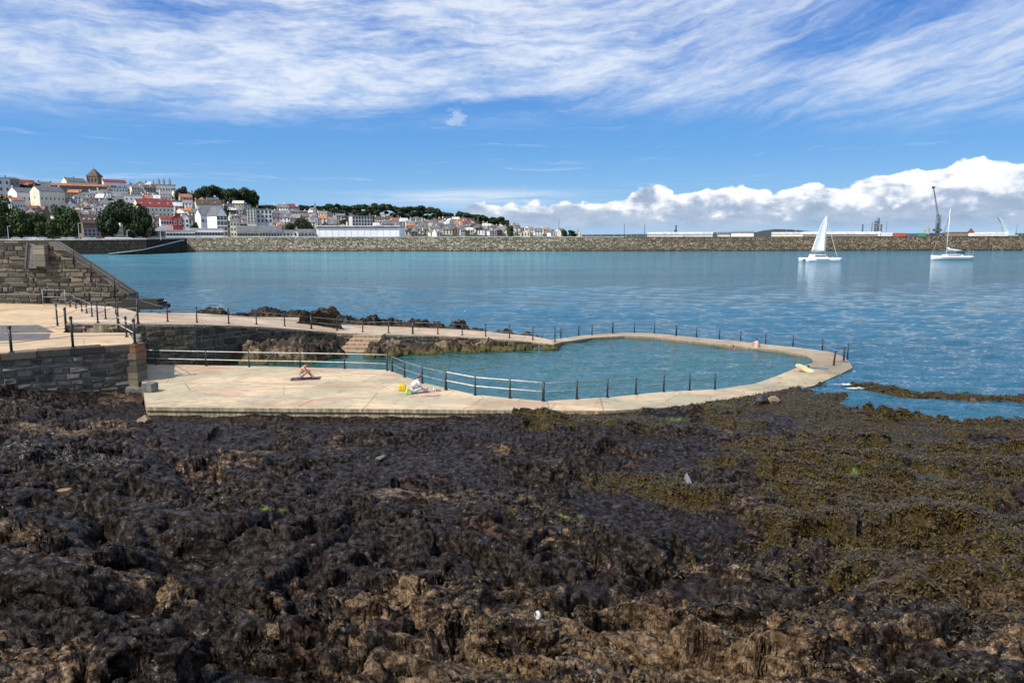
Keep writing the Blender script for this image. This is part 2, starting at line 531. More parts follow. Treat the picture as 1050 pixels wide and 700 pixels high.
def m_concrete(name, a=(.62, .49, .33), b=(.46, .40, .28), pink=(.52, .33, .23), stain=.8):
    m, t, p = mat(name)
    c = t.pos()
    n1 = t.noise(c, .35, 5, .6, .3); n2 = t.noise(c, 2.2, 7, .7); n3 = t.noise(c, 22.0, 4, .7)
    pk = t.noise(t.scale(c, (.7, 1.6, 1)), .28, 4, .55, .4)
    base = t.mix(n1.ss(.40, .60), a, b)
    base = t.mix(pk.ss(.54, .62)*.8, base, pink)
    base = t.mix(n2.ss(.50, .75)*stain, base, (.24, .22, .15))
    base = t.mix(n3.ss(.56, .72)*.40, base, (.13, .12, .09))
    n5 = t.noise(t.scale(c, (.5, 1.4, 1), (0, 0, .3)), 1.1, 6, .7, .6)
    base = t.mix(n5.ss(.50, .64)*.5, base, tuple(k*.62 for k in b))
    crack = t.vor(t.comb(*[q for q in t.sep(t.scale(c, (1, 1, 0)))][:2], 0.0), .22, 'DISTANCE_TO_EDGE')
    wob = n2*.012
    base = t.mix((1.0-(crack+wob).ss(.008, .014))*.5, base, (.11, .09, .065))
    bk = t.n('ShaderNodeTexBrick'); feed(t.t, bk.inputs['Vector'], t.scale(c, (1, 1, 1), (0, 0, .22)))
    bk.inputs['Scale'].default_value = 1.0; bk.inputs['Brick Width'].default_value = 3.7; bk.inputs['Row Height'].default_value = 2.3
    bk.inputs['Mortar Size'].default_value = .022; bk.inputs['Color1'].default_value = (.72, .74, .72, 1); bk.inputs['Color2'].default_value = (1, .97, .93, 1); bk.inputs['Mortar'].default_value = (.55, .50, .42, 1)
    base = t.mix(.85, base, S(t.t, bk.outputs['Color']), 'MULTIPLY')
    # dark growth low on every face by the water
    z = t.sep(c)[2]
    base = t.mix((1.0-(z + n2*.35 - .15).ss(-.05, .22))*.75, base, (.085, .075, .032))
    nz = t.sep(t.normal())[2]
    streak = t.noise(t.scale(c, (7, 7, .5)), 1.0, 4, .6)
    side = 1.0 - nz.ss(.3, .7)
    base = t.mix(side*streak.ss(.38, .62)*.75, base, (.16, .125, .065))
    setp(t, p, base, n2.ss(.3, .7, .7, .95), 0, .3, t.bump(n3*.5 + n2 - crack.ss(0.0, .02)*-.3, .5, .03))
    return m
M_TERR = m_concrete('terrace_concrete')
M_WALK = m_concrete('walkway_concrete', (.58, .44, .32), (.46, .38, .28), (.46, .28, .20), .3)
M_UPPER = m_concrete('upper_terrace_concrete', (.62, .45, .28), (.54, .42, .28), (.46, .29, .18), .35)
M_RING = m_concrete('pool_ring_concrete', (.46, .37, .27), (.36, .31, .23), (.44, .28, .20), .6)

def m_stones(name, dark, light, rustc=(.20, .075, .03), rust=.4, lich=.4):
    m, t, p = mat(name)
    c = t.pos(); tn = t.attr('tone')
    n1 = t.noise(c, 1.2, 5, .6); n2 = t.noise(c, 7.0, 6, .7); n3 = t.noise(c, 40.0, 3, .6)
    base = t.mix((tn*.75 + n2*.5 - .12).ss(.0, 1.0), dark, light)
    base = t.mix((n1*.6 + tn*.3).ss(.52, .66)*rust, base, rustc)
    base = t.mix(n2.ss(.60, .74)*lich, base, (.42, .38, .28))
    base = t.mix((1.0-n2.ss(.28, .42))*.5, base, (.022, .020, .016))
    z = t.sep(c)[2]
    base = t.mix((1.0-(z + n1*.6 - .3).ss(.0, .5))*.8, base, (.035, .034, .016))
    setp(t, p, base, .85, 0, .3, t.bump(n2 + n3*.4, .8, .05))
    return m
M_STONE_GREY = m_stones('grey_rubble_stone', (.060, .056, .046), (.26, .245, .20), rust=.25, lich=.7)
M_STONE_BROWN = m_stones('brown_rubble_stone', (.040, .034, .026), (.19, .165, .12), rust=.2, lich=.5)
M_STONE_DARK = m_stones('dark_rubble_stone', (.035, .032, .024), (.10, .09, .065), rust=.15, lich=.2)
M_MORTAR = simple('lime_mortar', (.17, .15, .115), .95, .35, 3.0, 0, .02)
M_COPING = m_stones('coping_stone', (.14, .12, .09), (.40, .35, .26), lich=.6)
M_RAILDK = simple('dark_painted_iron', (.018, .017, .017), .5, .4, 9.0)
M_RAILRUST = simple('rusted_iron', (.045, .020, .012), .75, .5, 6.0)
M_RAILWH = simple('pale_painted_pipe', (.66, .64, .58), .45, .2, 6.0)
M_RAILGR = simple('weathered_grey_pipe', (.22, .24, .25), .5, .3, 6.0)

# ================================================================== foreground rocks
TER_F = [(150,417,0.650),(300,418.5,0.650),(397,419,0.650),(430,419.5,0.650),(487,420,0.580),(557,420.5,0.500),(620,421,0.420),(690,417,0.300),(740,411,0.200),(790,405,0.070),(835,395,.08),(862,383,.04)]
TER_B = [(142,373.2,0.650),(280,375.5,0.650),(397,379,0.650),(433,392,0.650),(487,404.5,0.580),(557,411,0.500),(623,407,0.420),(680,401.5,0.300),(735,399,0.200),(775,393,0.140),(800,384,0.13),(822,374.5,0.10)]
RING_O = [(872,372,.10),(866,366,0.12),(850,360.3,0.150),(813,355.6,0.180),(785,352.9,0.190),(759,349.8,0.200),(714,346,0.200),(671,341.4,0.200),(640,340.6,0.200),(607,342.6,0.200),(575,346.6,0.240),(566,348.0,0.330)]
RING_I = [(834,371,0.09),(832,367.5,0.12),(826,364.2,0.150),(800,359.6,0.180),(775,356.8,0.190),(750,353.9,0.200),(710,349.9,0.200),(668,345.2,0.200),(640,344.2,0.200),(607,346.2,0.200),(577,350.4,0.240),(568,352.6,0.330)]
WALK_F = [(104,332.5,3.1),(140,332.0,3.05),(200,332.5,2.85),(262,334.5,2.25),(310,338,1.7),(345,341,1.25),(397,342.8,1.0),(450,344,.78),(500,346.5,.55),(545,350,.38),(569,353,.28)]
WALK_B = [(104,320,3.1),(140,320.5,3.05),(200,321,2.85),(262,325,2.25),(310,325.5,1.7),(345,332.5,1.25),(397,334.5,1.0),(450,336.5,.78),(500,340.0,.55),(545,344.5,.38),(566,348.3,.28)]
POOL_POLY = [G(a, b, c)[:2] for a, b, c in TER_B] + [G(a, b, c)[:2] for a, b, c in RING_I] + \
            [G(a, b, 0)[:2] for a, b in ((545,357),(500,352),(450,351),(397,350),(345,350),(262,352),(200,350),(120,352),(120,374))]
FOOT = [G(a, b, c)[:2] for a, b, c in TER_F] + [G(a, b, c)[:2] for a, b, c in RING_O] + \
       [G(a, b, c)[:2] for a, b, c in WALK_B[::-1]] + [G(-200, 330, 3)[:2], G(-200, 364, 2.7)[:2], G(139, 352, 2.7)[:2], G(146, 395, .3)[:2]]

BASE = rbf([(-420,430,2.5),(-420,560,3.4),(-420,700,4.2),(-150,400,1.9),(-150,430,2.3),(-150,500,3.0),(-150,700,4.0),
    (0,403,1.0),(0,430,1.6),(60,405,.75),(0,500,2.5),(0,600,3.1),(0,700,3.6),(100,418,.25),(100,440,.95),(140,428,.2),(200,445,.2),
    (185,436,.35),(300,434,.35),(250,460,.4),(300,550,1.5),(300,700,2.9),(100,520,2.0),(400,434,.35),(500,433,.35),(500,460,.35),(500,550,1.2),(500,700,2.5),
    (600,430,.35),(650,427,.35),(700,424,.35),(700,470,.4),(700,560,1.0),(700,700,2.3),(760,413,.12),(820,403,.1),(850,392,.0),(850,412,.15),(850,450,.45),(850,520,.8),(850,700,2.2),
    (872,430,.12),(885,440,.16),(908,448,.14),(960,440,.18),(1000,438,.2),(1050,434,.25),(1050,460,.5),(1050,520,.9),(1050,700,2.4),(1250,440,.3),(1250,520,1.1),(1250,700,2.8),(1500,520,1.6),(1500,640,2.8),
    (876,402,-.8),(890,412,-.9),(905,422,-.75),(930,424,-.8),(980,422,-.85),(1050,417,-.9),(1150,415,-.9),(1300,410,-.9),(930,408,-1.1),(1020,405,-1.1),(900,385,-1.2),(1000,380,-1.5),(1100,385,-1.4),(1300,380,-1.5),
    (300,400,-1),(600,405,-1),(450,370,-1.4),(700,370,-1.4),(850,350,-2.0),(600,300,-4),(1200,320,-4)])

def gsum(x, y, spots):
    s = np.zeros_like(x)
    for px, py, z, rx, ry, a in spots:
        gx, gy, _ = G(px, py, z)
        s += a*np.exp(-((x-gx)/rx)**2 - ((y-gy)/ry)**2)
    return s

POOLS = [  # (px, py, level, half-width, half-depth)
    (703,497,.72,.35,.55),(947,483,.62,.75,.55),(860,486,.62,.9,.38),(575,541,1.10,.6,.3)]

def rock_height(x, y, pools=True):
    h = BASE(x, y)
    right = sst(2, 13, x + (28-y)*.45)           # smoother and weedier towards the right
    # craggy, tilted beds
    a = R(-14); u = x*math.cos(a)+y*math.sin(a); v = -x*math.sin(a)+y*math.cos(a)
    wx = fbm(x*.35, y*.35, 3, 5)*1.6; wy = fbm(x*.35, y*.35, 3, 9)*1.6
    amp = 1.0 - .50*right
    far = sst(26, 34, y)
    amp = amp*(1-.35*far)
    d = np.zeros_like(x); crack = np.zeros_like(x); cid = np.zeros_like(x)
    rough_m = .40 + .95*sst(-.22, .25, fbm(x*.33+3, y*.5, 3, 121) + .25*(cidm:=fbm(x*1.1, y*1.1, 2, 122)))
    for sx, sy, am, sl, sd in ((7.0,3.0,.62,1.2,11),(2.6,1.3,.40,1.4,23),(.95,.55,.13,1.4,37)):
        k = sx*.4
        f, e, c = facet((u+wx*k*1.2)/sx, (v+wy*k*1.2)/sy, sd, sl)
        am = am*(rough_m if sx < 1.2 else 1.0)
        d += am*f
        d -= (.30 if sx > 2 else 0)*np.exp(-e*sx/.16) + am*.45*np.exp(-e/.09)
        crack += np.exp(-e/.1)
        cid = cid*.55 + c*.45
    b2 = u*math.sin(.5)+v*math.cos(.5); a2 = u*math.cos(.5)-v*math.sin(.5)
    for T_, am, sd, (p_, q_) in ((4.2,.62,101,(u,v)),(1.7,.36,103,(a2,b2)),(.62,.15,107,(u,v))):
        p, e, c = ledges(p_+wx*.4, q_+wy*.4, T_, sd)
        keepm = (.35+.65*sst(-.25, .2, fbm(x*.4/T_**.5+sd, y*.4/T_**.5, 2, sd+5)))*(rough_m if T_ < 1 else 1.0)
        d += am*(p-.5)*keepm
        d -= am*.30*np.exp(-e/.06)
        if T_ > .3: cid = cid*.6 + c*.4
    # long joints cutting the beds
    for ang, wl, sd in ((.9, 3.4, 131), (-.55, 5.2, 137)):
        q = (x*math.cos(ang)+y*math.sin(ang))/wl + .9*fbm(x*.12, y*.12, 3, sd)
        s_ = np.abs(q-np.round(q))*wl
        d -= .38*np.exp(-(s_/.13)**2)*sst(-.1, .15, fbm(x*.15, y*.15, 2, sd+1))
    soft = .42*d + .34*fbm(x*.42, y*.42, 5, 31) + .10*fbm(x*1.7, y*1.7, 3, 41)
    calm = .35+.65*sst(-.55, .15, h)
    d *= calm; soft *= calm
    z = h + amp*d*.66 + right*soft*.8
    z = np.where(h > .10, np.maximum(z, .27 + .06*vnoise(x*3, y*3, 8)), z)
    # offshore reef
    line = [G(880, 395, 0)[:2], G(905, 400, 0)[:2], G(940, 405, 0)[:2], G(985, 407, 0)[:2], G(1042, 409, 0)[:2]]
    rd = np.full(x.shape, 1e9)
    for (x0, y0), (x1, y1) in zip(line[:-1], line[1:]):
        ex, ey = x1-x0, y1-y0; tt = np.clip(((x-x0)*ex+(y-y0)*ey)/(ex*ex+ey*ey), 0, 1)
        rd = np.minimum(rd, np.hypot(x-x0-tt*ex, y-y0-tt*ey))
    w_ = np.exp(-((rd+.5*fbm(x*.7, y*.7, 2, 19))/.95)**4)
    reef = w_*(np.maximum(.22+.22*fbm(x*1.1, y*1.1, 3, 23), z) - z)
    reef += gsum(x, y, [(946,413,0,.8,.4,.5),(897,425,0,.9,.25,.6),(918,431.5,0,1.1,.25,.5)])
    z += reef
    # keep clear of the concrete and the pool
    ins = in_poly(x, y, FOOT)
    dist = seg_dist(x, y, FOOT)
    sd = np.where(ins, -dist, dist)
    keep = sst(-.1, 1.6, sd)
    z = np.where(ins, np.minimum(z, -1.2), z)
    lim = np.where(x < G(150, 400, .3)[0], 9, .50 + keep*3 - .12*(x > 6))
    fl = sst(4.5, 2.5, sd)*sst(G(858,395,0)[0]+1.2, G(845,395,0)[0]-.5, x)*sst(41, 38.5, y)
    z = np.where(sd > 0, np.maximum(z, .29 + .11*np.clip(d, -.5, 1.2) - 1.5*(1-fl)), z)
    z = np.where(~ins, np.minimum(z, np.maximum(lim, -.2)), z)
    z = np.where(sd < .0, np.minimum(z, -1.2), z)
    pool = np.zeros_like(x)
    for gx, gy, lv, rx, ry in (POOLW if pools else ()):
        w = np.exp(-(((x-gx)/rx)**2 + ((y-gy)/ry)**2))
        w = sst(.25, .75, w + .1*vnoise(x*6, y*6, 3))
        z = z*(1-w) + (lv-.14)*w
        pool = np.maximum(pool, w)
    z = np.maximum(z, -1.6)
    return z, right, crack, cid, pool

POOLW = []
for px, py, lv, rx, ry in POOLS:
    for it in range(3):
        gx, gy, _ = G(px, py, lv)
        ph = np.linspace(0, 2*np.pi, 32)
        lv = float(np.percentile(rock_height(gx+rx*.9*np.cos(ph), gy+ry*.9*np.sin(ph), False)[0], 22))
    POOLW.append((gx, gy, lv, rx, ry))

def grid_faces(nr, nc):
    i = np.arange((nr-1)*(nc-1)); r = i//(nc-1); c = i % (nc-1)
    a = r*nc+c
    return np.c_[a, a+1, a+nc+1, a+nc]

def build_shore():
    nr, nc = 860, 1180
    t = np.linspace(0, 1, 420)
    d0 = 3.2 * (50.0/3.2)**(t**0.93)
    az = np.linspace(-1.02, 1.08, nc)
    Y0 = d0[:, None]*np.ones(nc)[None, :]; X0 = Y0*az[None, :]
    Z0 = rock_height(X0.ravel(), Y0.ravel())[0].reshape(Y0.shape)
    # spend the rows where the ground is steep
    ds = np.hypot(np.diff(Y0, axis=0)*np.maximum(EYE-Z0[:-1], 3)/Y0[:-1], np.diff(Z0, axis=0)*.9)/Y0[:-1]
    k_ = 22; pad = np.pad(ds, ((0, 0), (k_, k_)), 'edge'); ds = sum(pad[:, i:i+nc] for i in range(2*k_+1))/(2*k_+1)
    cs = np.vstack([np.zeros(nc), np.cumsum(ds, axis=0)]); cs /= cs[-1]
    q_ = np.linspace(0, 1, nr)
    Y = np.stack([np.interp(q_, cs[:, i], d0) for i in range(nc)], axis=1); X = Y*az[None, :]
    x = X.ravel(); y = Y.ravel()
    z, right, crack, cid, pool = rock_height(x, y)
    ra = (.55 + .55*sst(-.25, .25, fbm(x*.33+3, y*.5, 3, 121)))*(1-.25*right)*(1-pool*.8)
    V = roughen(np.c_[x, y, z], nr, nc, ra*.80, 200, ((.55, .13), (.2, .05), (.085, .018)))
    weed = np.clip(right*1.15 - .2 + fbm(x*.25, y*.25, 4, 61)*1.7 + fbm(x*1.3, y*1.3, 3, 62)*.6 - .25, 0, 1)
    band = sst(29, 31.5, y)*sst(-4, 2, x)
    weed = np.maximum(weed, band*np.clip(.55+fbm(x*.5, y*.5, 3, 63), 0, 1))
    weed *= (1-.70*sst(20, 11, y))*(1-.5*sst(3, -4, x))
    tan = np.clip(fbm(x*.3+4, y*.55, 4, 77)*1.5 + .48*sst(20, 9, y) + .12 + .5*gsum(x, y, [(40,425,1.6,3.5,1.3,1)]), 0, 1)
    green = gsum(x, y, [(292,522,1.25,.8,.13,1.2),(582,519,.85,.55,.18,.9),(692,434,.05,.7,.5,.9),(560,515,.85,.3,.12,.8),(862,482,.55,1.2,.5,.55),(735,418,.1,1.0,.4,.7),(80,380,1.5,.3,.3,.0)])
    green *= (.75+fbm(x*4, y*4, 3, 12)*.9)
    pale = np.clip(gsum(x, y, [(30,468,2.0,2.2,1.6,1),(110,470,1.6,2.2,1.3,1),(190,468,1.2,1.6,1.2,.9),(250,480,1.1,1.2,.8,.7),(20,520,2.3,1.6,.7,.8),(120,585,2.4,.8,.5,.8),(545,535,1.0,1.3,.5,1.1),(470,585,1.6,1.2,.4,.4),(820,690,2.2,1.6,.25,1.0),(940,655,2.0,.8,.25,1.0),(600,695,2.4,.9,.2,1.0)]), 0, 1)  # mask of the areas where glints are painted on the rock
    wet = np.clip(sst(.6, .0, z) + .8*np.clip(fbm(x*.2+7, y*.2, 3, 15)+.1, 0, 1)*sst(3, -6, x), 0, 1)
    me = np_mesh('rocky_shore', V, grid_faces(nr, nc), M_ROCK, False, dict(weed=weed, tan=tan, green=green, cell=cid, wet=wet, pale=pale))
    o = link('rocky_shore', me); tag(o, 'dark craggy wet rock foreshore in front of the bathing pool', kind='structure')
    return V, weed, z, pool, nr, nc
SHORE = build_shore()

def shore_z(x, y):
    return float(rock_height(np.array([x], dtype=float), np.array([y], dtype=float))[0][0])

def m_weed(name, a, b):
    m, t, p = mat(name)
    n = t.noise(t.pos(), 9.0, 4, .6); r = t.attr('tone')
    setp(t, p, t.mix((n*.6+r*.5).ss(.3, .85), a, b), .42, 0, .5)
    return m
M_WEED = m_weed('bladder_wrack', (.010, .0075, .002), (.095, .063, .012))

def build_weed():
    V, weed, z, pool, nr, nc = SHORE
    px = FPX*V[:, 0]/np.maximum(V[:, 1], .1)
    ok = (weed > .12) & (z > -.05) & (np.abs(px) < 640) & (V[:, 1] > 7) & (pool < .3)
    idx = np.nonzero(ok)[0]
    w = weed[idx]**1.5 * (.35 + sst(8, 22, V[idx, 1]))
    sel = rng.choice(idx, size=62000, replace=True, p=w/w.sum())
    n = len(sel)
    P = V[sel] + np.c_[rng.normal(0, .05, n), rng.normal(0, .05, n), np.zeros(n)]
    L = rng.uniform(.05, .15, n)*(.7+.02*P[:, 1]); W = L*rng.uniform(.16, .4, n)
    th = rng.uniform(0, 2*np.pi, n)
    dx = np.cos(th); dy = np.sin(th)
    lift = rng.uniform(.0, .5, n)
    a = P + np.c_[-dy*W/2, dx*W/2, np.zeros(n)]
    b = P + np.c_[dy*W/2, -dx*W/2, np.zeros(n)]
    mid = P + np.c_[dx*L*.5, dy*L*.5, L*(lift*.5)+.02]
    c = mid + np.c_[dy*W*.6, -dx*W*.6, np.zeros(n)]; d = mid + np.c_[-dy*W*.6, dx*W*.6, np.zeros(n)]
    tip = P + np.c_[dx*L, dy*L, L*lift*.4 - .005]
    e = tip + np.c_[dy*W*.3, -dx*W*.3, np.zeros(n)]; f = tip + np.c_[-dy*W*.3, dx*W*.3, np.zeros(n)]
    VV = np.stack([a, b, c, d, e, f], 1).reshape(-1, 3)
    k = np.arange(n)*6
    F = np.concatenate([np.c_[k, k+1, k+2, k+3], np.c_[k+3, k+2, k+4, k+5]])
    me = np_mesh('seaweed', VV, F, M_WEED, False, dict(tone=np.repeat(rng.random(n), 6)))
    o = link('seaweed', me); tag(o, 'brown and olive wrack lying over the rocks', 'seaweed', kind='stuff')
build_weed()

# tide pools: still water in hollows of the rock
def m_still():
    m, t, p = mat('still_pool_water')
    setp(t, p, (.03, .05, .05), .06, 0, .6, t.bump(t.noise(t.pos(), 9, 3), .06, .02))
    return m
M_STILL = m_still()
for gx, gy, lv, rx, ry in POOLW:
    b = MB(); vs = []
    for k in range(28):
        a = 2*math.pi*k/28
        vs.append((gx+rx*1.0*math.cos(a), gy+ry*1.0*math.sin(a), lv-.03))
    b.add(vs, [tuple(range(28))])
    tag(b.build('tide_pool_water', M_STILL), kind='structure')

# ================================================================== sea and pool water
def m_water(name, deep, shallow, rgh, bump, sparkle=1.0, spec=.5):
    m, t, p = mat(name)
    c = t.pos()
    xx, yy, zz = t.sep(c)
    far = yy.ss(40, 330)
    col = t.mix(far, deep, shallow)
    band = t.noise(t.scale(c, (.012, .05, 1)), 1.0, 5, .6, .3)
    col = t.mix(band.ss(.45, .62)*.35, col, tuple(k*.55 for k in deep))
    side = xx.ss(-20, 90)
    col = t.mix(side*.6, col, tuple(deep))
    def height(dx, dy):
        q = t.comb(xx + dx, yy + dy, 0.0)
        return t.noise(t.scale(q, (.75, 1.25, 1), (0, 0, R(-10))), 1.0, 3, .6)*.62 + t.noise(t.scale(q, (1.0, 1.5, 1), (0, 0, R(22))), 3.4, 3, .6)*.17 + t.noise(t.scale(q, (.5, 1.1, 1), (0, 0, R(6))), .28, 2, .5)*.75
    h0 = height(0.0, 0.0); hx = height(.06, 0.0); hy = height(0.0, .06)
    k = bump/.06
    gust = t.noise(t.scale(c, (.02, .06, 1)), 1.0, 3, .6).ss(.3, .7, .75, 1.15)
    nv = t.comb((h0-hx)*k*gust, (h0-hy)*k*gust, 1.0)
    vm = t.n('ShaderNodeVectorMath'); vm.operation = 'MULTIPLY'; t.t.links.new(t.normal().o, vm.inputs[0]); vm.inputs[1].default_value = (1, 1, 0)
    va = t.n('ShaderNodeVectorMath'); va.operation = 'ADD'; t.t.links.new(vm.outputs[0], va.inputs[0]); t.t.links.new(nv.o, va.inputs[1])
    vn = t.n('ShaderNodeVectorMath'); vn.operation = 'NORMALIZE'; t.t.links.new(va.outputs[0], vn.inputs[0])
    setp(t, p, col, rgh, 0, spec, S(t.t, vn.outputs[0]))
    return m
M_SEA = m_water('sea_water', (.014, .095, .150), (.058, .29, .39), .075, 1.1, 1.0, .4)
M_POOLW = m_water('pool_water', (.012, .085, .088), (.012, .085, .088), .06, .60)

def wave_height(x, y, spacing, inpool):
    z = np.zeros_like(x)
    r = np.random.default_rng(3)
    for i in range(34):
        L = 0.55*1.13**i
        if L > 6: break
        th = R(-100) + r.normal(0, .55)
        k = 2*np.pi/L; ph = r.uniform(0, 6.28)
        amp = .0115*L**.6
        fade = np.clip(L/(3.2*spacing)-.6, 0, 1)
        z += amp*fade*np.sin(k*(x*np.cos(th)+y*np.sin(th)) + ph + 1.4*vnoise(x/L*.3, y/L*.3, i)*3)
    z *= np.where(inpool, .62, 1.0)
    return z*(.75+.7*(fbm(x*.02, y*.05, 3, 5)))

def build_water():
    nc = 1500
    dd = [27.0]
    while dd[-1] < 445:
        d = dd[-1]
        dd.append(d + max(.085, .60*d*d/(758*8.5)))
    dd = np.array(dd + [520, 700, 1000, 1600, 3000, 6000, 12000]); nr = len(dd)
    az = np.linspace(-1.15, 1.15, nc)
    x = (dd[:, None]*az[None, :]).ravel(); y = (dd[:, None]*np.ones(nc)[None]).ravel()
    sp = np.maximum(.6*y*y/(758*8.5), y*2.3/nc)
    inp = in_poly(x, y, POOL_POLY)
    z = wave_height(x, y, sp, inp)
    z *= np.clip(1-(y-430)/30, 0, 1)
    # calmer over the drowned end of the ring
    F = grid_faces(nr, nc)
    fin = inp[F[:, 0]]
    V = np.c_[x, y, z]
    def sub(name, f, m, lab):
        used, inv = np.unique(f, return_inverse=True)
        me = np_mesh(name, V[used], inv.reshape(f.shape), m, True)
        tag(link(name, me), lab, kind='structure')
    sub('sea', F[~fin], M_SEA, 'blue green sea of the bay')
    sub('pool_water', F[fin], M_POOLW, 'green water of the sea bathing pool')
build_water()

# foam where the swell breaks on the rocks
def m_foam():
    m, t, p = mat('sea_foam')
    n = t.noise(t.pos(), 7.0, 6, .7)
    setp(t, p, (.8, .84, .86), .7)
    feed(t.t, p.inputs['Alpha'], n.ss(.44, .60))
    return m
M_FOAM = m_foam()
fb = MB()
for px, py, L, W in ((864,394,.8,.22),(875,398,.55,.2),(905,436,.6,.15)):
    gx, gy, _ = G(px, py, .06)
    vs = [(gx+L*math.cos(a)*(1+.25*math.sin(3*a+px)), gy+W*math.sin(a)*(1+.3*math.sin(2*a)), .075+.02*math.sin(a*2)) for a in [2*math.pi*k/24 for k in range(24)]]
    fb.add(vs, [tuple(range(24))])
tag(fb.build('sea_foam', M_FOAM), 'white foam washing round the rocks', kind='stuff')
# ================================================================== walls, terraces and walkways
def strip_solid(name, top_a, top_b, bottom, m, parent=None):
    """a deck between two surveyed edges, with sides down to a level"""
    A = [G(*q) for q in top_a]; B = [G(*q) for q in top_b]
    n = len(A)
    vs = A + B + [(q[0], q[1], bottom) for q in A] + [(q[0], q[1], bottom) for q in B]
    fs = []
    for i in range(n-1):
        fs += [(i, i+1, n+i+1, n+i), (2*n+i, 3*n+i, 3*n+i+1, 2*n+i+1), (i, 2*n+i, 2*n+i+1, i+1), (n+i, n+i+1, 3*n+i+1, 3*n+i)]
    fs += [(0, n, 3*n, 2*n), (n-1, 3*n-1, 4*n-1, 2*n-1)]
    mb = MB(); mb.add(vs, fs)
    return mb.build(name, m, parent)

def densify(e, k=5):
    out = []
    for a, b in zip(e[:-1], e[1:]):
        for i in range(k):
            f = i/k; out.append(tuple(a[j]*(1-f)+b[j]*f for j in range(3)))
    return out + [e[-1]]

terr = empty('bathing_terrace', G(400, 400, 0))
tag(terr, 'broad cream concrete bathing terrace in front of the pool', 'terrace')
def child_world(o, root):
    o.parent = root; o.matrix_parent_inverse = Matrix.Translation(-root.location)
    return o
child_world(strip_solid('deck', TER_F, TER_B, -1.4, M_TERR), terr)
# projecting front kerb and its toe
def edge_beam(name, pts, out, drop_top, drop_bot, m, root, th=.25):
    P = [Vector(G(*q)) for q in pts]
    vs = []
    for i, p in enumerate(P):
        a = P[max(i-1, 0)]; b = P[min(i+1, len(P)-1)]
        t = (b-a); nrm = Vector((t.y, -t.x, 0)).normalized()
        if nrm.y > 0: nrm = -nrm
        vs.append((p + nrm*out + Vector((0, 0, -drop_top)), p - nrm*th + Vector((0, 0, -drop_top)), p - nrm*th + Vector((0, 0, -drop_bot)), p + nrm*out + Vector((0, 0, -drop_bot))))
    V = [q for r in vs for q in r]; F = []
    for i in range(len(vs)-1):
        for k in range(4):
            F.append((i*4+k, i*4+(k+1) % 4, (i+1)*4+(k+1) % 4, (i+1)*4+k))
    n = (len(vs)-1)*4
    F += [(0, 1, 2, 3), (n+3, n+2, n+1, n)]
    mb = MB(); mb.add(V, F)
    return child_world(mb.build(name, m), root)
edge_beam('kerb', TER_F[:8], .07, -.012, .16, M_TERR, terr)
edge_beam('footing_ledge', [(q[0], q[1], .65) for q in TER_F[:7]], .45, .56, 1.5, M_TERR, terr)
ring = empty('pool_ring_walkway', G(700, 347, 0)); tag(ring, 'narrow curved wet concrete walkway closing the seaward side of the pool', 'walkway')
child_world(strip_solid('deck', densify(RING_O, 3) , densify(RING_I, 3), -1.6, M_RING), ring)
end = [(868,381,-.05),(876,374,-.05)]
child_world(strip_solid('drowned_apron', [(862,383.2,.095),(874,377,.085),(872,372.2,.096)], [(822,374.7,.095),(832,372.5,.085),(834,371.2,.086)], -1.5, M_RING), ring)
walk = empty('sloping_walkway', G(350, 338, 1)); tag(walk, 'pinkish concrete walkway sloping down on top of the dark wall to the pool corner', 'walkway')
child_world(strip_solid('deck', densify(WALK_F, 3), densify(WALK_B, 3), -1.4, M_WALK), walk)

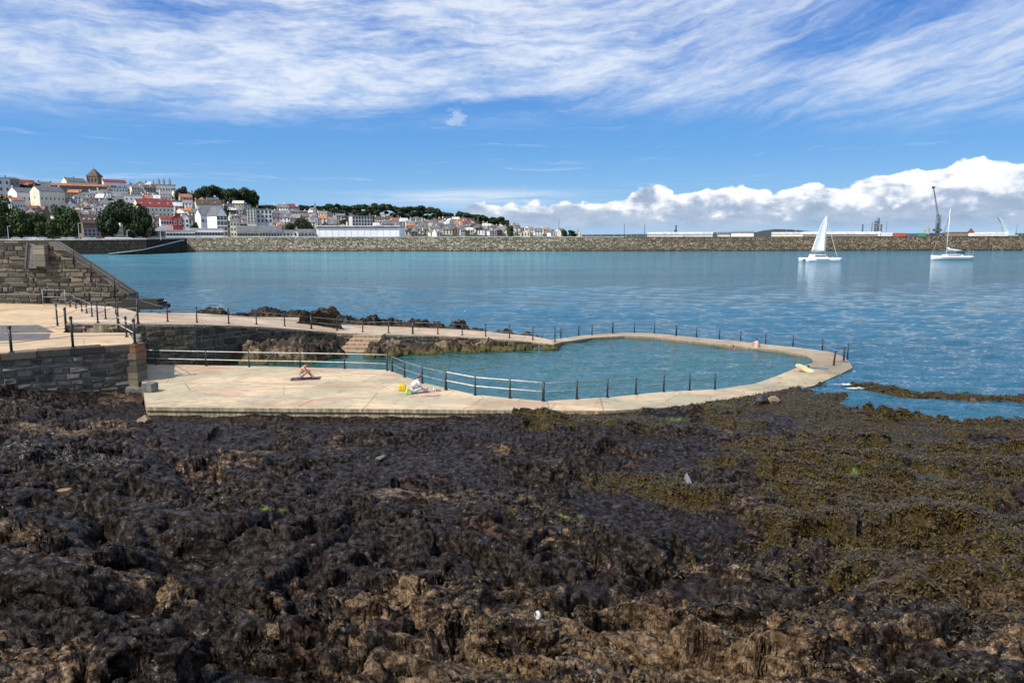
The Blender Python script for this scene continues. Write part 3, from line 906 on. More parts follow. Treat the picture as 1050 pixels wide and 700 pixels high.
# --- rubble walls --------------------------------------------------
def rubble_wall(name, p0, p1, b0, b1, t0, t1, th, m, mcore, course=(.2, .38), width=(.28, 1.0), label='', group=None, cat='wall', tops=None, seed=1, bulge=(.03, .10)):
    """coursed stones from p0 to p1 (x, y); b/t = bottom and top heights at the ends; tops = [(s, z)...] for a broken top line"""
    r = random.Random(seed)
    dx, dy = p1[0]-p0[0], p1[1]-p0[1]; L = math.hypot(dx, dy); rz = math.atan2(dy, dx)
    root = empty(name, (p0[0], p0[1], 0), rz)
    tag(root, label, cat, group)
    tops = tops or [(0, t0), (L, t1)]
    def topz(s):
        for (s0, z0), (s1, z1) in zip(tops[:-1], tops[1:]):
            if s0 <= s <= s1: return z0+(z1-z0)*(s-s0)/max(s1-s0, 1e-6)
        return tops[-1][1]
    bot = lambda s: b0+(b1-b0)*s/L
    poly = [(0, bot(0)), (L, bot(L))] + [(s, z-.03) for s, z in reversed(tops)]
    core = MB(); core.prism(poly, 'y', 0.0, th); core.build('mortar_core', mcore, root)
    st = MB()
    zmax = max(z for s, z in tops); z = min(b0, b1)
    while z < zmax:
        h = r.uniform(*course); s = -r.uniform(0, .3)
        while s < L:
            w = r.uniform(*width)*(.7 if r.random() < .25 else 1)
            s0 = max(s, 0)+.018; s1 = min(s+w, L)-.018; s += w
            if s1-s0 < .08: continue
            zt0 = min(z+h, topz(s0))-.015; zt1 = min(z+h, topz(s1))-.015; zb = z+.015+r.uniform(0, .03)
            if max(zt0, zt1)-zb < .06 or zb < bot((s0+s1)/2)-.6: continue
            zt0 = max(zt0, zb+.01); zt1 = max(zt1, zb+.01)
            pr = r.uniform(*bulge); iw = min(.05, (s1-s0)*.2); ih = min(.04, (min(zt0, zt1)-zb)*.25)
            j = lambda a: r.uniform(-a, a)
            q = min(.045, (min(zt0, zt1)-zb)*.2)
            vs = [(s0+j(.02), .02, zb+j(q)), (s1+j(.02), .02, zb+j(q)), (s1+j(.03), .02, zt1-abs(j(q))), (s0+j(.03), .02, zt0-abs(j(q)))]
            vs += [(vs[0][0]+iw, -pr+j(.03), vs[0][2]+ih), (vs[1][0]-iw, -pr+j(.03), vs[1][2]+ih), (vs[2][0]-iw, -pr+j(.03), vs[2][2]-ih), (vs[3][0]+iw, -pr+j(.03), vs[3][2]-ih)]
            st.add(vs, [(4, 5, 6, 7), (0, 1, 5, 4), (1, 2, 6, 5), (2, 3, 7, 6), (3, 0, 4, 7)], r.random())
        z += h
    st.build('stonework', m, root, False, True)
    return root, topz, L
def coping(root, tops, m, over=.10, th=.16, depth=.9, lift=.0, step=1.3, seed=3):
    r = random.Random(seed); mb = MB()
    for (s0, z0), (s1, z1) in zip(tops[:-1], tops[1:]):
        if abs(s1-s0) < .05: continue
        n = max(1, round((s1-s0)/step))
        for k in range(n):
            a = s0+(s1-s0)*k/n+.012; b = s0+(s1-s0)*(k+1)/n-.012
            za = z0+(z1-z0)*(a-s0)/(s1-s0)+lift+r.uniform(-.015, .015); zb = z0+(z1-z0)*(b-s0)/(s1-s0)+lift+r.uniform(-.015, .015)
            o = over+r.uniform(-.03, .03)
            mb.add([(a, -o, za), (b, -o, zb), (b, depth, zb), (a, depth, za), (a, -o, za+th), (b, -o, zb+th), (b, depth, zb+th), (a, depth, za+th)],
                   [(0, 3, 2, 1), (4, 5, 6, 7), (0, 1, 5, 4), (1, 2, 6, 5), (2, 3, 7, 6), (3, 0, 4, 7)], r.random())
    mb.build('coping', m, root, False, True)

# upper terrace (left): front slab and the ground rising behind it
zf = 2.7
UF = [(-260,373,zf),(-120,367.5,zf),(0,361.9,zf),(75,356.4,zf),(139,352.0,zf)]
UB = [(-260,344,zf),(-120,342.5,zf),(0,341.5,zf),(75,341,zf),(132,341.0,zf)]
up = empty('upper_terrace', G(60, 350, 0)); tag(up, 'warm ochre upper terrace at the left with a grey patch in its floor', 'terrace')
child_world(strip_solid('front_slab', densify(UF, 3), densify(UB, 3), -1.0, M_UPPER), up)
child_world(strip_solid('ramp_slab', [(-260,344,zf+.004),(-120,342.5,zf+.004),(0,341.5,zf+.004),(64,341.2,zf+.004)],
                        [(-260,310,3.3),(-120,310,3.3),(0,311,3.2),(95,313,3.1)], -1.0, M_UPPER), up)
child_world(strip_solid('landing_slab', [(66,331.6,3.12),(104,332,3.12),(133,332.3,3.09)], [(94,313,3.12),(120,314.5,3.12),(141,320,3.09)], -1.0, M_WALK), up)
child_world(strip_solid('grey_patch', [(-60,351,zf+.006),(0,349.5,zf+.006),(50,347.5,zf+.006)], [(-60,343.2,zf+.006),(0,342.2,zf+.006),(52,341.8,zf+.006)], 2.4, simple('grey_asphalt_patch', (.11, .10, .095), .9, .2, 2.0)), up)
child_world(strip_solid('grey_strip', [(0,341.2,zf+.016),(56,340.8,zf+.016)], [(0,333.5,2.925),(40,333,2.925)], 2.4, simple('grey_asphalt_patch', (.11, .10, .095))), up)
# front wall of the upper terrace
a = G(-260, 374, zf); b = G(0, 362.5, zf); c = G(139, 352.5, zf)
w1, tz, L1 = rubble_wall('stone_wall', a[:2], b[:2], -.6, -.6, zf-.34, zf-.34, .9, M_STONE_GREY, M_MORTAR, label='grey rubble wall under the upper terrace, running out of the left edge', seed=4)
coping(w1, [(0, zf-.34), (L1, zf-.34)], M_STONE_BROWN, .12, .335, .9, 0, 1.6)
w1, tz, L1 = rubble_wall('stone_wall', b[:2], c[:2], -.6, -.6, zf-.34, zf-.34, .9, M_STONE_GREY, M_MORTAR, label='grey rubble wall with a rusty corner below the iron gate posts of the upper terrace', seed=5)
coping(w1, [(0, zf-.34), (L1, zf-.34)], M_STONE_BROWN, .12, .335, .9, 0, 1.6, 5)
d = G(141, 341, zf)
dirn = Vector((c[0], c[1], 0)); dd_ = (Vector((d[0]+.2, d[1], 0))-dirn)
w2, tz, L2 = rubble_wall('stone_wall', (c[0]+.04, c[1]-.02), (c[0]+dd_.x, c[1]+dd_.y), -.6, -.6, zf-.02, zf-.02, .5, M_STONE_GREY, M_MORTAR, label='short end wall at the corner of the upper terrace beside the lower terrace', seed=6)
# battered rusty corner pier
def m_pier():
    m, t, p = mat('rust_streaked_pier_stone'); c = t.pos(); z = t.sep(c)[2]; tn = t.attr('tone')
    n = t.noise(c, 3, 6, .7); n2 = t.noise(t.scale(c, (5, 5, .8)), 1, 4, .6)
    b = t.mix((tn*.5+n*.6).ss(.3, .8), (.08, .07, .05), (.24, .20, .135))
    b = t.mix(((z-1.55)*.8 + n2*1.3-.55).ss(.2, .9)*.85, b, (.20, .075, .028))
    setp(t, p, b, .85, 0, .3, t.bump(n, .8, .05)); return m
M_RUSTPIER = m_pier()
cp = empty('corner_pier', (c[0]-.55, c[1], 0)); tag(cp, 'rust stained stone pier at the terrace corner beneath the end railing post', 'pier')
mb = MB(); z = -.5; r_ = random.Random(8)
while z < zf-.05:
    h = min(r_.uniform(.3, .5), zf-.02-z); o = .02*(zf-z)+r_.uniform(0, .03)
    mb.box(-.62-o, .62+o*1.6, -.24-o*2, .8, z+.01, z+h-.012, r_.random()); z += h
mb.build('pier_stones', M_RUSTPIER, cp, False, True)
# three square blocks at its foot
for (px, py, z0, s, ry, lab) in ((138, 413, -.46, (1.05, .8, .85), .2, 'big square grey granite block at the foot of the terrace corner, nearest the rocks'),
                            (150.5, 408, .40, (.6, .6, .72), -.1, 'dark square block on the lower terrace beside the bigger grey one')):
    g = G(px, py, z0)
    bm = bmesh.new(); bmesh.ops.create_cube(bm, size=1.0)
    bmesh.ops.scale(bm, vec=s, verts=bm.verts)
    bmesh.ops.bevel(bm, geom=bm.edges[:], offset=.05, segments=2, affect='EDGES')
    for v in bm.verts: v.co += Vector((r_.uniform(-.015, .015),)*3)
    me = bpy.data.meshes.new('granite_block'); bm.to_mesh(me); bm.free(); me.materials.append(simple('granite_block_stone', (.17, .165, .155), .85, .35, 4, 0, .02))
    o = link('granite_block', me, None, (g[0], g[1]+.4, z0+s[2]/2), (0.05, 0.06, ry)); tag(o, lab, 'block')

# low dark face between the landing and the front slab
a = G(67, 331.6, 3.12); b = G(133, 332.3, 3.09)
rubble_wall('stone_wall', (a[0], a[1]-.06), (b[0], b[1]-.06), 2.3, 2.3, 3.09, 3.06, .4, M_STONE_DARK, M_MORTAR, label='low dark brown retaining wall behind the front slab of the upper terrace', seed=7, course=(.25, .35))
# dark wall beneath the sloping walkway: faces the small pool
for i, (q0, q1, lab) in enumerate(((WALK_F[1], WALK_F[2], 'tall dark stone wall under the walkway next to the upper terrace'), (WALK_F[2], WALK_F[3], 'dark stone wall under the walkway running into the rock outcrop'),
                              (WALK_F[3], WALK_F[4], 'stone wall under the walkway above the ochre rock outcrop'), (WALK_F[4], WALK_F[5], 'low stone wall under the walkway beside the bathing steps'))):
    a = G(*q0); b = G(*q1)
    rubble_wall('stone_wall', (a[0], a[1]-.05), (b[0], b[1]-.05), -.5, -.5, q0[2]-.06, q1[2]-.06, .4, M_STONE_DARK, M_MORTAR, label=lab, seed=10+i, course=(.3, .5))
for i in range(5, 10):
    a = G(*WALK_F[i]); b = G(*WALK_F[i+1])
    rubble_wall('stone_wall', (a[0], a[1]-.05), (b[0], b[1]-.05), -.5, -.5, WALK_F[i][2]-.05, WALK_F[i+1][2]-.05, .3, M_STONE_BROWN, M_MORTAR,
                label='low brown stone face under the walkway, %s length going down from the bathing steps to the pool corner' % ('first', 'second', 'third', 'fourth', 'fifth')[i-5], seed=20+i, course=(.2, .35), group='low walkway edge walls')

# big battered wall behind
yb = 59.5
def atd(px, py, dist=yb): q = D(px, py, dist); return q
xs = [atd(-300, 249)[0], atd(50, 249)[0], atd(133, 306)[0]]
zt = atd(20, 249.5)[2]; ze = atd(133, 303)[2]
Lw = xs[2]-xs[0]
tops = [(0, zt), (xs[1]-xs[0], zt), (Lw, ze)]
bw, tz, Lb = rubble_wall('stone_wall', (xs[0], yb), (xs[2], yb), -1, -1, zt, ze, 1.5, M_STONE_BROWN, M_MORTAR, course=(.26, .46), width=(.35, 1.5),
                         label='high brown masonry wall at the left whose top slopes down to the walkway', tops=tops, seed=31, bulge=(.03, .14))
coping(bw, tops, M_STONE_BROWN, .05, .16, 1.5, 0.0, 1.2)
# buttress with a leaning pale rib
bt = empty('buttress', (atd(42, 272)[0], yb-.1, atd(42, 273)[2])); tag(bt, 'pale stone block buttress standing out of the high masonry wall', 'buttress')
mb = MB(); z = 0
for h in (.45, .5, .42, .3):
    mb.box(-.15, .75, -.5-.02*(z < 1), 0, z+.01, z+h-.01, r_.random()); z += h
mb.build('buttress_stones', M_COPING, bt, False, True)
mb = MB(); mb.prism([(-.95, -.15), (-.15, -.15), (-.15, 1.72), (-.62, 1.85)], 'y', -.28, 0); mb.build('lean_to_face', simple('grey_render', (.15, .15, .145), .9, .3, 3), bt)
mb = MB(); mb.prism([(-1.02, -.15), (-.93, -.15), (-.58, 1.9), (-.70, 1.9)], 'y', -.40, 0); mb.build('pale_rib', M_COPING, bt)
# bench like ledges at its foot
for (px0, px1, py, h, lab) in ((0, 46, 311.5, .55, 'low stone ledge along the foot of the high masonry wall'), ):
    a = D(px0-80, py, yb-.2); b = D(px1, py, yb-.2)
    rubble_wall('stone_ledge', (a[0], a[1]-.5), (b[0], b[1]-.5), 3.0, 3.0, 3.95, 3.95, .7, M_STONE_DARK, M_MORTAR, label=lab, cat='ledge', seed=41)
# steps rising at the walkway start (towards the sea), stone
stp = empty('stone_steps', G(130, 316, 3.1)); tag(stp, 'dark stone steps at the foot of the sloping wall beside the arched handrail', 'steps')
for k in range(3):
    mb = MB(); mb.box(-1.1+k*.15, 1.7+.25*(3-k), .1+k*.35, 1.9, k*.2-.1, (k+1)*.2-.005)
    mb.build('step', M_STONE_DARK, stp)

# bathing steps in the rock
bs = empty('bathing_steps', G(366, 361, .1), -.10)
tag(bs, 'pale concrete bathing steps leading from the walkway into the green water', 'steps')
for k in range(5):
    mb = MB(); z1 = .16+k*.225
    mb.box(-1.45+.12*k, 1.35-.03*k, k*.55, 3.6, z1-.222, z1, .5)
    mb.build('step', M_TERR, bs)
bs.location.z = 0

# --- rocks inside and behind the pool ------------------------------------
def rock_field(name, label, x0, x1, y0, y1, spots, amp, res=.11, attrs=None, seed=0, tanv=.3, weedv=.1, base=-1.0, kind='structure'):
    nx = int((x1-x0)/res); ny = int((y1-y0)/res)
    X, Y = np.meshgrid(np.linspace(x0, x1, nx), np.linspace(y0, y1, ny)); x = X.ravel(); y = Y.ravel()
    h = np.full(x.shape, base)
    for px, py, zz, rx, ry, top in spots:
        gx, gy, _ = G(px, py, zz)
        e = ((x-gx)/rx)**2 + ((y-gy)/ry)**2
        h = np.maximum(h, base + (top-base)*np.exp(-(e**1.6)))
    m = sst(base, base+1.0, h)
    d = np.zeros_like(x); cid = np.zeros_like(x)
    for s, a, sd in ((1.7, .42, 1), (.7, .16, 2)):
        f, e, c = facet((x+.4*fbm(x, y, 2, sd))/s/1.3, y/s, sd*7+seed, 1.5)
        d += a*f - a*.4*np.exp(-e/.1); cid = cid*.5 + c*.5
    for T_, a, sd in ((1.3, .42, 1), (.55, .20, 2)):
        p, e, c = ledges(x*.96+y*.28, y*.96-x*.28, T_, sd*11+seed); d += a*(p-.5) - a*.3*np.exp(-e/.07); cid = cid*.6+c*.4
    z = h + amp*m*d
    weed = np.clip(weedv + fbm(x*.6, y*.6, 3, seed+2) + .9*sst(.55, .0, z), 0, 1)
    tan = np.clip(tanv + fbm(x*.5, y*.9, 3, seed+4), 0, 1)*sst(.15, .6, z)
    VV = roughen(np.c_[x, y, z], ny, nx, 1.7*m, seed+300, ((.5, .12), (.2, .06)))
    me = np_mesh(name, VV, grid_faces(ny, nx), M_PALEROCK if tanv > .5 else M_ROCK, False, dict(weed=weed, tan=tan, green=np.zeros_like(x), cell=cid, wet=sst(.5, 0, z)))
    return tag(link(name, me), label, kind=kind)
def m_pale():
    m, t, p = mat('ochre_rock')
    c = t.pos(); cid = t.attr('cell'); tan = t.attr('tan'); weed = t.attr('weed')
    n1 = t.noise(c, 1.1, 5, .6); n2 = t.noise(c, 6, 6, .7)
    b = t.mix(n2.ss(.3, .7), (.015, .011, .008), (.062, .045, .028))
    b = t.mix((n1*.6+cid*.5+n2*.5+tan*.1).ss(.86, 1.04), b, (.21, .150, .088))
    z = t.sep(c)[2]
    b = t.mix((1.0-(z+n1*.5-.25).ss(.15, .55))*n2.ss(.3,.5), b, (.10, .08, .02))
    b = t.mix((1.0-(z+n1*.3-.15).ss(.0, .2)), b, (.03, .035, .012))
    setp(t, p, b, .8, 0, .3, t.bump(n2, .8, .06))
    return m
M_PALEROCK = m_pale()
g0 = G(225, 372, 0); g1 = G(575, 350, 0)
rock_field('inner_rocks', 'ochre rock outcrop and rubble at the foot of the walkway', g0[0], g1[0]+1, 45, 58.5,
    [(252,360,.6,1.4300000000000002,1.4300000000000002,0.85),(268,357,.9,1.7600000000000002,1.54,1.31),(285,355,1.0,2.09,1.54,1.53),(303,355,1.0,2.2,1.4300000000000002,1.46),(322,357,.7,1.87,1.4300000000000002,1.16),(338,357,.6,1.32,1.2100000000000002,0.92),(275,364,.2,1.9800000000000002,1.1,0.61),(305,366,.1,2.2,1.1,0.53),(330,365,.1,1.54,0.9900000000000001,0.43),
     (345,362,.2,0.9900000000000001,0.9900000000000001,0.47),(386,357,.5,1.1,1.4300000000000002,0.93),(400,356,.5,1.54,1.6500000000000001,0.88),(418,356,.4,1.7600000000000002,1.6500000000000001,0.79),(438,356,.4,1.87,1.6500000000000001,0.73),(458,356,.3,1.9800000000000002,1.54,0.68),(478,356,.3,1.9800000000000002,1.4300000000000002,0.60),(500,356,.2,1.9800000000000002,1.32,0.51),(520,356.5,.2,1.9800000000000002,1.2100000000000002,0.42),(542,357,.1,1.6500000000000001,0.9900000000000001,0.33),(560,356.5,.1,1.4300000000000002,0.8800000000000001,0.25),(400,360,.1,1.9800000000000002,0.8800000000000001,0.37),(440,360,.1,2.2,0.8800000000000001,0.33),(485,359,.1,2.2,0.77,0.28)], .85, .085, seed=3, tanv=.8)
g0 = G(110, 322, 0); g1 = G(580, 345, 0)
rock_field('outer_rocks', 'low black rocks on the sea side of the sloping walkway', g0[0]-2, g1[0]+3, 55, 80,
    [(165,322,1,2.25,2.5,1.19),(190,321,.8,3.0,2.5,0.72),(217,320,.8,2.4000000000000004,2.2,1.24),(240,321,.8,2.4000000000000004,2.2,0.79),(275,321,.5,2.7,2.4,1.09),(305,323,.5,2.4000000000000004,2.2,0.94),(333,322,.5,2.25,2.2,0.99),(352,326,.5,2.25,2,0.58),
     (375,329,.5,2.25,2,0.70),(400,331,.3,1.875,1.8,0.39),(425,332,.3,1.875,1.6,0.59),(445,334,.3,1.6500000000000001,1.4,0.50),(470,334.5,.3,1.6500000000000001,1.4,0.39),(492,338,.2,1.5,1.2,0.20),(515,340,.2,1.5,1.2,0.25),(540,343,.1,1.5,1.0,0.14),(560,345,.1,1.2000000000000002,.8,0.10)], .8, .13, seed=9, tanv=.1, base=-1.2)
rock_field('walkway_boulder', 'broad flat ochre rock beside the walkway', *[q for q in (G(295, 330, 2)[0], G(352, 330, 2)[0])], 57.5, 63.5,
    [(322,328.5,2.0,2.1,1.3,2.65),(335,331,1.8,1.5,.9,2.3)], .5, .09, seed=14, tanv=.9, base=.2)

# ================================================================== railings
def railing(label, posts, rails, m_post, m_rail, r_post=.035, r_rail=.022, group='iron railings round the pool', style='rail', knob=True):
    """posts: (px, foot_py, z, height); rails: heights as fractions of the post height"""
    P = [(Vector(G(px, py, z)), h) for px, py, z, h in posts]
    root = empty('railing', P[0][0]); tag(root, label, 'railing', group)
    o0 = P[0][0]
    for p, h in P:
        mb = MB(); q = p-o0
        mb.tube([q+Vector((0, 0, -.1)), q+Vector((0, 0, h))], r_post, 8)
        if knob: mb.ball(q+Vector((0, 0, h+.03)), r_post*1.5, n=8, m=5)
        mb.tube([q, q+Vector((0, 0, .06))], r_post*1.9, 8)
        mb.build('post', m_post, root, True)
    for f in rails:
        mb = MB(); pts = []
        for (a, ha), (b, hb) in zip(P[:-1], P[1:]):
            A = a-o0+Vector((0, 0, ha*f)); B = b-o0+Vector((0, 0, hb*f))
            n = 6 if style == 'chain' else 1
            for k in range(n):
                s = k/n; q = A.lerp(B, s)
                if style == 'chain': q.z -= .16*4*s*(1-s)
                pts.append(q)
        pts.append(P[-1][0]-o0+Vector((0, 0, P[-1][1]*f)))
        mb.tube(pts, r_rail, 6)
        mb.build('rail' if style != 'chain' else 'chain', m_rail, root, True)
    return root
z = .65
railing('pale two bar pipe railing along the back edge of the lower terrace', [(146,373.2,z,.95),(160,374,z,.95),(211.6,375.2,z,.95),(255.6,376.2,z,.95),(308,377,z,.95),(353.4,378,z,.95),(397,380,z,1.0)], (.95, .42), M_RAILDK, M_RAILWH, .04, .024, knob=False)
railing('dark post and grey pipe railing stepping down past the woman in white', [(402.3,381,z,.95),(415,386.7,z,.95),(433,392.8,z,.95),(457,399.2,z,.95)], (.93, .45), M_RAILDK, M_RAILGR, .045, .022, knob=False)
railing('railing with two pale bars in the bend of the pool edge', [(457.5,399.2,z,.95),(487.3,405.2,.58,.95),(523,408.3,.54,.95),(556.8,411.2,.5,.95)], (.97, .5), M_RAILDK, M_RAILWH, .045, .028, knob=False)
railing('thin grey bar railing along the near pool edge right of the bend', [(557.5,411.4,.5,.95),(591.5,409.2,.46,.95),(622.8,407.4,.42,.95),(652,404.6,.35,.9),(680.5,401.8,.29,.9),(707,400.4,.24,.9),(733,399.4,.19,.9)], (.95, .5), M_RAILDK, M_RAILGR, .045, .020, knob=False)
railing('thin railing on the far side of the pool ring from the walkway end', [(575,346.8,.24,.85),(593.4,344,.2,.85),(607,343.2,.2,.85),(628,341.7,.2,.9)], (.95, .55), M_RAILDK, M_RAILGR, .045, .02, knob=False)
railing('far pool railing with pale bars at the middle of the ring', [(628.6,341.7,.2,.9),(650.5,341.2,.2,.9),(671,341.8,.2,.9),(693,344.2,.2,.9)], (.97, .6, .25), M_RAILDK, M_RAILGR, .04, .014, knob=False)
railing('far pool railing reaching the drowned corner of the ring', [(693.6,344.2,.12,.9),(714,346.4,.12,.9),(737.6,348.4,.12,.9),(759.4,350.2,.12,.9),(785,353.3,.11,.95),(813,356,.10,.95),(843,359.4,.07,.95),(869,367,.0,1.0)], (.95, .5), M_RAILDK, M_RAILGR, .045, .016, style='chain', knob=False)
def lone_post(px, py, z, h, lean, lab):
    g = G(px, py, z); mb = MB()
    mb.tube([(0, 0, -.3), (lean*.5, 0, h*.5), (lean, 0, h)], .07, 8, .06)
    mb.ball((lean, 0, h), .075, n=8, m=4)
    tag(mb.build('mooring_post', M_RAILRUST, None, True, loc=g), lab, 'post')
lone_post(854.5, 376, -.02, 1.0, .08, 'short leaning post standing in the water over the drowned corner')
lone_post(865, 371.5, -.02, 1.0, 0, 'upright post in the water beside the end of the far railing')
W3 = lambda px, py, zz, h=.9: (px, py, zz, h)
railing('dark post railing along the sloping walkway above the tall dark wall', [W3(142,331,3.05,1.6),W3(172,329.5,2.95,.95),W3(202,330.5,2.85,.95),W3(234.6,331.5,2.55,.95),W3(263,332.5,2.25,.95),W3(292,334.5,1.9,.95),W3(319,337,1.6,.95)], (.93, .5), M_RAILDK, M_RAILGR, .045, .018, knob=True)
railing('dark post railing on the walkway above the bathing steps', [W3(319.5,337,1.6,.95),W3(345.7,339,1.25,.95),W3(372,340.3,1.12,.8),W3(398.5,341.4,1.0,.95),W3(423,342.2,.9,.95)], (.93, .5), M_RAILDK, M_RAILGR, .045, .018)
railing('dark post railing on the low end of the walkway', [W3(423.6,342.2,.9,.95),W3(449,342.6,.78,.95),W3(474,343.6,.67,.9),W3(498,345,.56,.95),W3(522.5,346.5,.47,.95),W3(546.4,348.5,.38,.95),W3(569,351.2,.28,1.1)], (.93, .5), M_RAILDK, M_RAILGR, .045, .018)
# upper terrace
railing('heavy iron railing on the edge of the upper terrace above the rocks', [(-70,365.5,zf,1.2),(12,361.5,zf,1.25),(75,356.6,zf,1.55),(138.6,352.2,zf,1.25)], (.80, .40), M_RAILDK, M_RAILGR, .065, .018)
railing('rusty railing round the corner of the upper terrace to the low dark wall', [(138.2,351.8,zf,1.25),(130,345.5,zf,1.1),(121.5,340.6,zf,1.1)], (.85, .45), M_RAILRUST, M_RAILWH, .055, .02)
railing('iron railing on the landing in front of the low dark wall', [(59,332.6,3.0,1.2),(67.5,337.4,2.86,1.2)], (.85,), M_RAILDK, M_RAILWH, .05, .018)
railing('iron railing along the landing edge above the low dark wall', [(67.8,331.2,3.12,.9),(100.5,331.2,3.12,1.15),(121.5,331.6,3.11,1.0),(141.5,331.8,3.05,1.1)], (.9, .1), M_RAILDK, M_RAILWH, .05, .018)
railing('grey pipe barrier standing against the foot of the high masonry wall', [(44.5,311.8,3.2,1.15),(67.5,312.2,3.2,1.15)], (.98, .5, .02), M_RAILGR, M_RAILGR, .04, .028, knob=False)
railing('iron handrail stepping down the ramp from the pipe barrier', [(72,314,3.15,1.1),(78,316,3.15,.9),(84,318.5,3.13,.9),(89,321,3.13,.9),(94.5,324.5,3.13,.9)], (.9, .4), M_RAILDK, M_RAILGR, .045, .02)
railing('short iron railing across the steps at the foot of the sloping wall', [(100.6,330.6,3.12,1.2),(108.5,327,3.12,1.1),(119,322,3.12,1.0)], (.9, .5), M_RAILDK, M_RAILGR, .045, .02)
# handrail on the sloping coping
root = empty('handrail', D(75, 262, yb)); tag(root, 'dark handrail following the sloping top of the high wall down to an arched end', 'handrail', 'iron railings round the pool')
o0 = root.location
def rel(px, py, dist=yb-.1): return Vector(D(px, py, dist))-o0
mb = MB(); mb.tube([rel(52, 244), rel(75, 258), rel(93, 269), rel(117, 285), rel(141, 301.5)], .03, 6); mb.build('rail', M_RAILDK, root, True)
mb = MB(); mb.tube([rel(55, 249), rel(75, 262), rel(93, 273), rel(117, 289), rel(141, 305)], .018, 6); mb.build('lower_rail', M_RAILDK, root, True)
for px, pt, pb in ((75, 257.5, 271), (93, 268.5, 290), (117, 284.5, 309), (141, 301, 327)):
    mb = MB(); mb.tube([rel(px, pt), rel(px, pb)], .045, 8); mb.build('post', M_RAILRUST, root, True)
mb = MB(); mb.tube([rel(141, 303), rel(144.5, 303.3), rel(148, 305.8), rel(149.5, 310), rel(149.5, 316)], .025, 6); mb.build('arched_end', M_RAILDK, root, True)
# ================================================================== breakwater, promenade and quay
def m_masonry(name, hi, lo, rustc, sx=.75, sz=1.1, band=2.6, far=False):
    m, t, p = mat(name)
    c = t.pos(); z = t.sep(c)[2]
    v = t.vor(t.scale(c, (sx, sx, sz)), 1.0, 'F1', 'Color')
    v2 = t.vor(t.scale(c, (sx*2.1, sx*2.1, sz*1.7)), 1.0, 'F1', 'Color')
    e = t.vor(t.scale(c, (sx, sx, sz)), 1.0, 'DISTANCE_TO_EDGE')
    r1 = t.sep(v)[0]; r2 = t.sep(v2)[1]
    n = t.noise(c, .05, 4, .6); n2 = t.noise(t.scale(c, (.3, .3, .06)), 1.0, 4, .6)
    b = t.mix((r1*.6+r2*.5-.05).ss(.15, .95), lo, hi)
    b = t.mix(n2.ss(.45, .65)*.4, b, tuple(k*.55 for k in hi))
    b = t.mix((1.0-(z+r1*1.2+n*2.0-1.6).ss(0.0, band))*.75, b, rustc)
    b = t.mix((1.0-(z + r1*.5).ss(.4, 1.1))*.85, b, (.022, .020, .012))
    b = t.mix(1.0-e.ss(.0, .09), b, tuple(k*.3 for k in lo))
    if far:
        xx = t.sep(c)[0]
        b = t.mix((xx + n*90.0).ss(40, 190), b, t.mix(1.0, b, (.72, .66, .62), 'MULTIPLY'))
    cs = t.noise(t.scale(c, (.02, .02, .9)), 1.0, 2, .5)
    b = t.mix(cs.ss(.52, .56)*.35, b, tuple(k*.6 for k in lo))
    setp(t, p, b, .9, 0, .2, t.bump(e.ss(0.0, .2) + r1*.5, .8, .25))
    return m
M_BREAK = m_masonry('breakwater_masonry', (.56, .48, .34), (.13, .11, .08), (.22, .13, .05), far=True)
M_BREAK_R = m_masonry('breakwater_masonry_dark', (.23, .175, .125), (.055, .042, .032), (.12, .075, .04))
M_PROM = m_masonry('promenade_masonry', (.060, .052, .040), (.020, .018, .014), (.030, .024, .014))
M_PARAPET = simple('pale_parapet_stone', (.46, .42, .34), .85, .25, .4)
def long_wall(name, label, stations, th, m, batter=.9, coping_m=None, coph=.5, cap_over=.15):
    """stations: (x, y, top)"""
    root = empty(name, (stations[0][0], stations[0][1], 0)); tag(root, label, 'wall')
    V = []; F = []; C = []; ox, oy = stations[0][:2]
    for x, y, zt in stations:
        V += [(x-ox, y-oy-batter, -3), (x-ox, y-oy, zt), (x-ox, y-oy+th, zt), (x-ox, y-oy+th, -3)]
        C += [(x-ox, y-oy-cap_over, zt+.003), (x-ox, y-oy-cap_over, zt+coph), (x-ox, y-oy+.7, zt+coph), (x-ox, y-oy+.7, zt+.003)]
    for i in range(len(stations)-1):
        for k in range(4): F.append((4*i+k, 4*i+(k+1) % 4, 4*i+4+(k+1) % 4, 4*i+4+k))
    n = 4*(len(stations)-1); F += [(0, 1, 2, 3), (n, n+1, n+2, n+3)]
    mb = MB(); mb.add(V, F); mb.build('wall_face', m, root)
    if coping_m:
        mb = MB(); mb.add(C, F); mb.build('coping', coping_m, root)
    return root
def st(px, pyt, dist): x, y, z = D(px, pyt, dist); return (x, y, z)
W_A = [st(px, py, d) for px, py, d in ((186,244.2,415),(260,243.7,418),(360,243.6,422),(520,243.4,426),(640,243.6,430))]
W_B = [st(px, py, d) for px, py, d in ((640,243.6,430),(760,243.2,434),(900,242.6,440),(1050,242.2,446),(1300,242.2,455))]
long_wall('breakwater', 'long ochre rubble breakwater in front of the town with a pale coping', W_A, 9, M_BREAK, 2.2, M_PARAPET, .55)
long_wall('breakwater', 'browner far half of the breakwater behind the sailing boats', W_B, 9, M_BREAK, 2.2, simple('brown_coping', (.20, .16, .115), .9, .3, .5), .3)
W_P = [st(px, py, d) for px, py, d in ((-260,246.6,352),(0,246.6,352),(70,246.4,354),(150,245.6,362),(189,244.8,400))]
long_wall('promenade_wall', 'dark seaweed stained promenade wall below the parked cars', W_P, 3, M_PROM, 1.2, M_PARAPET, .75)
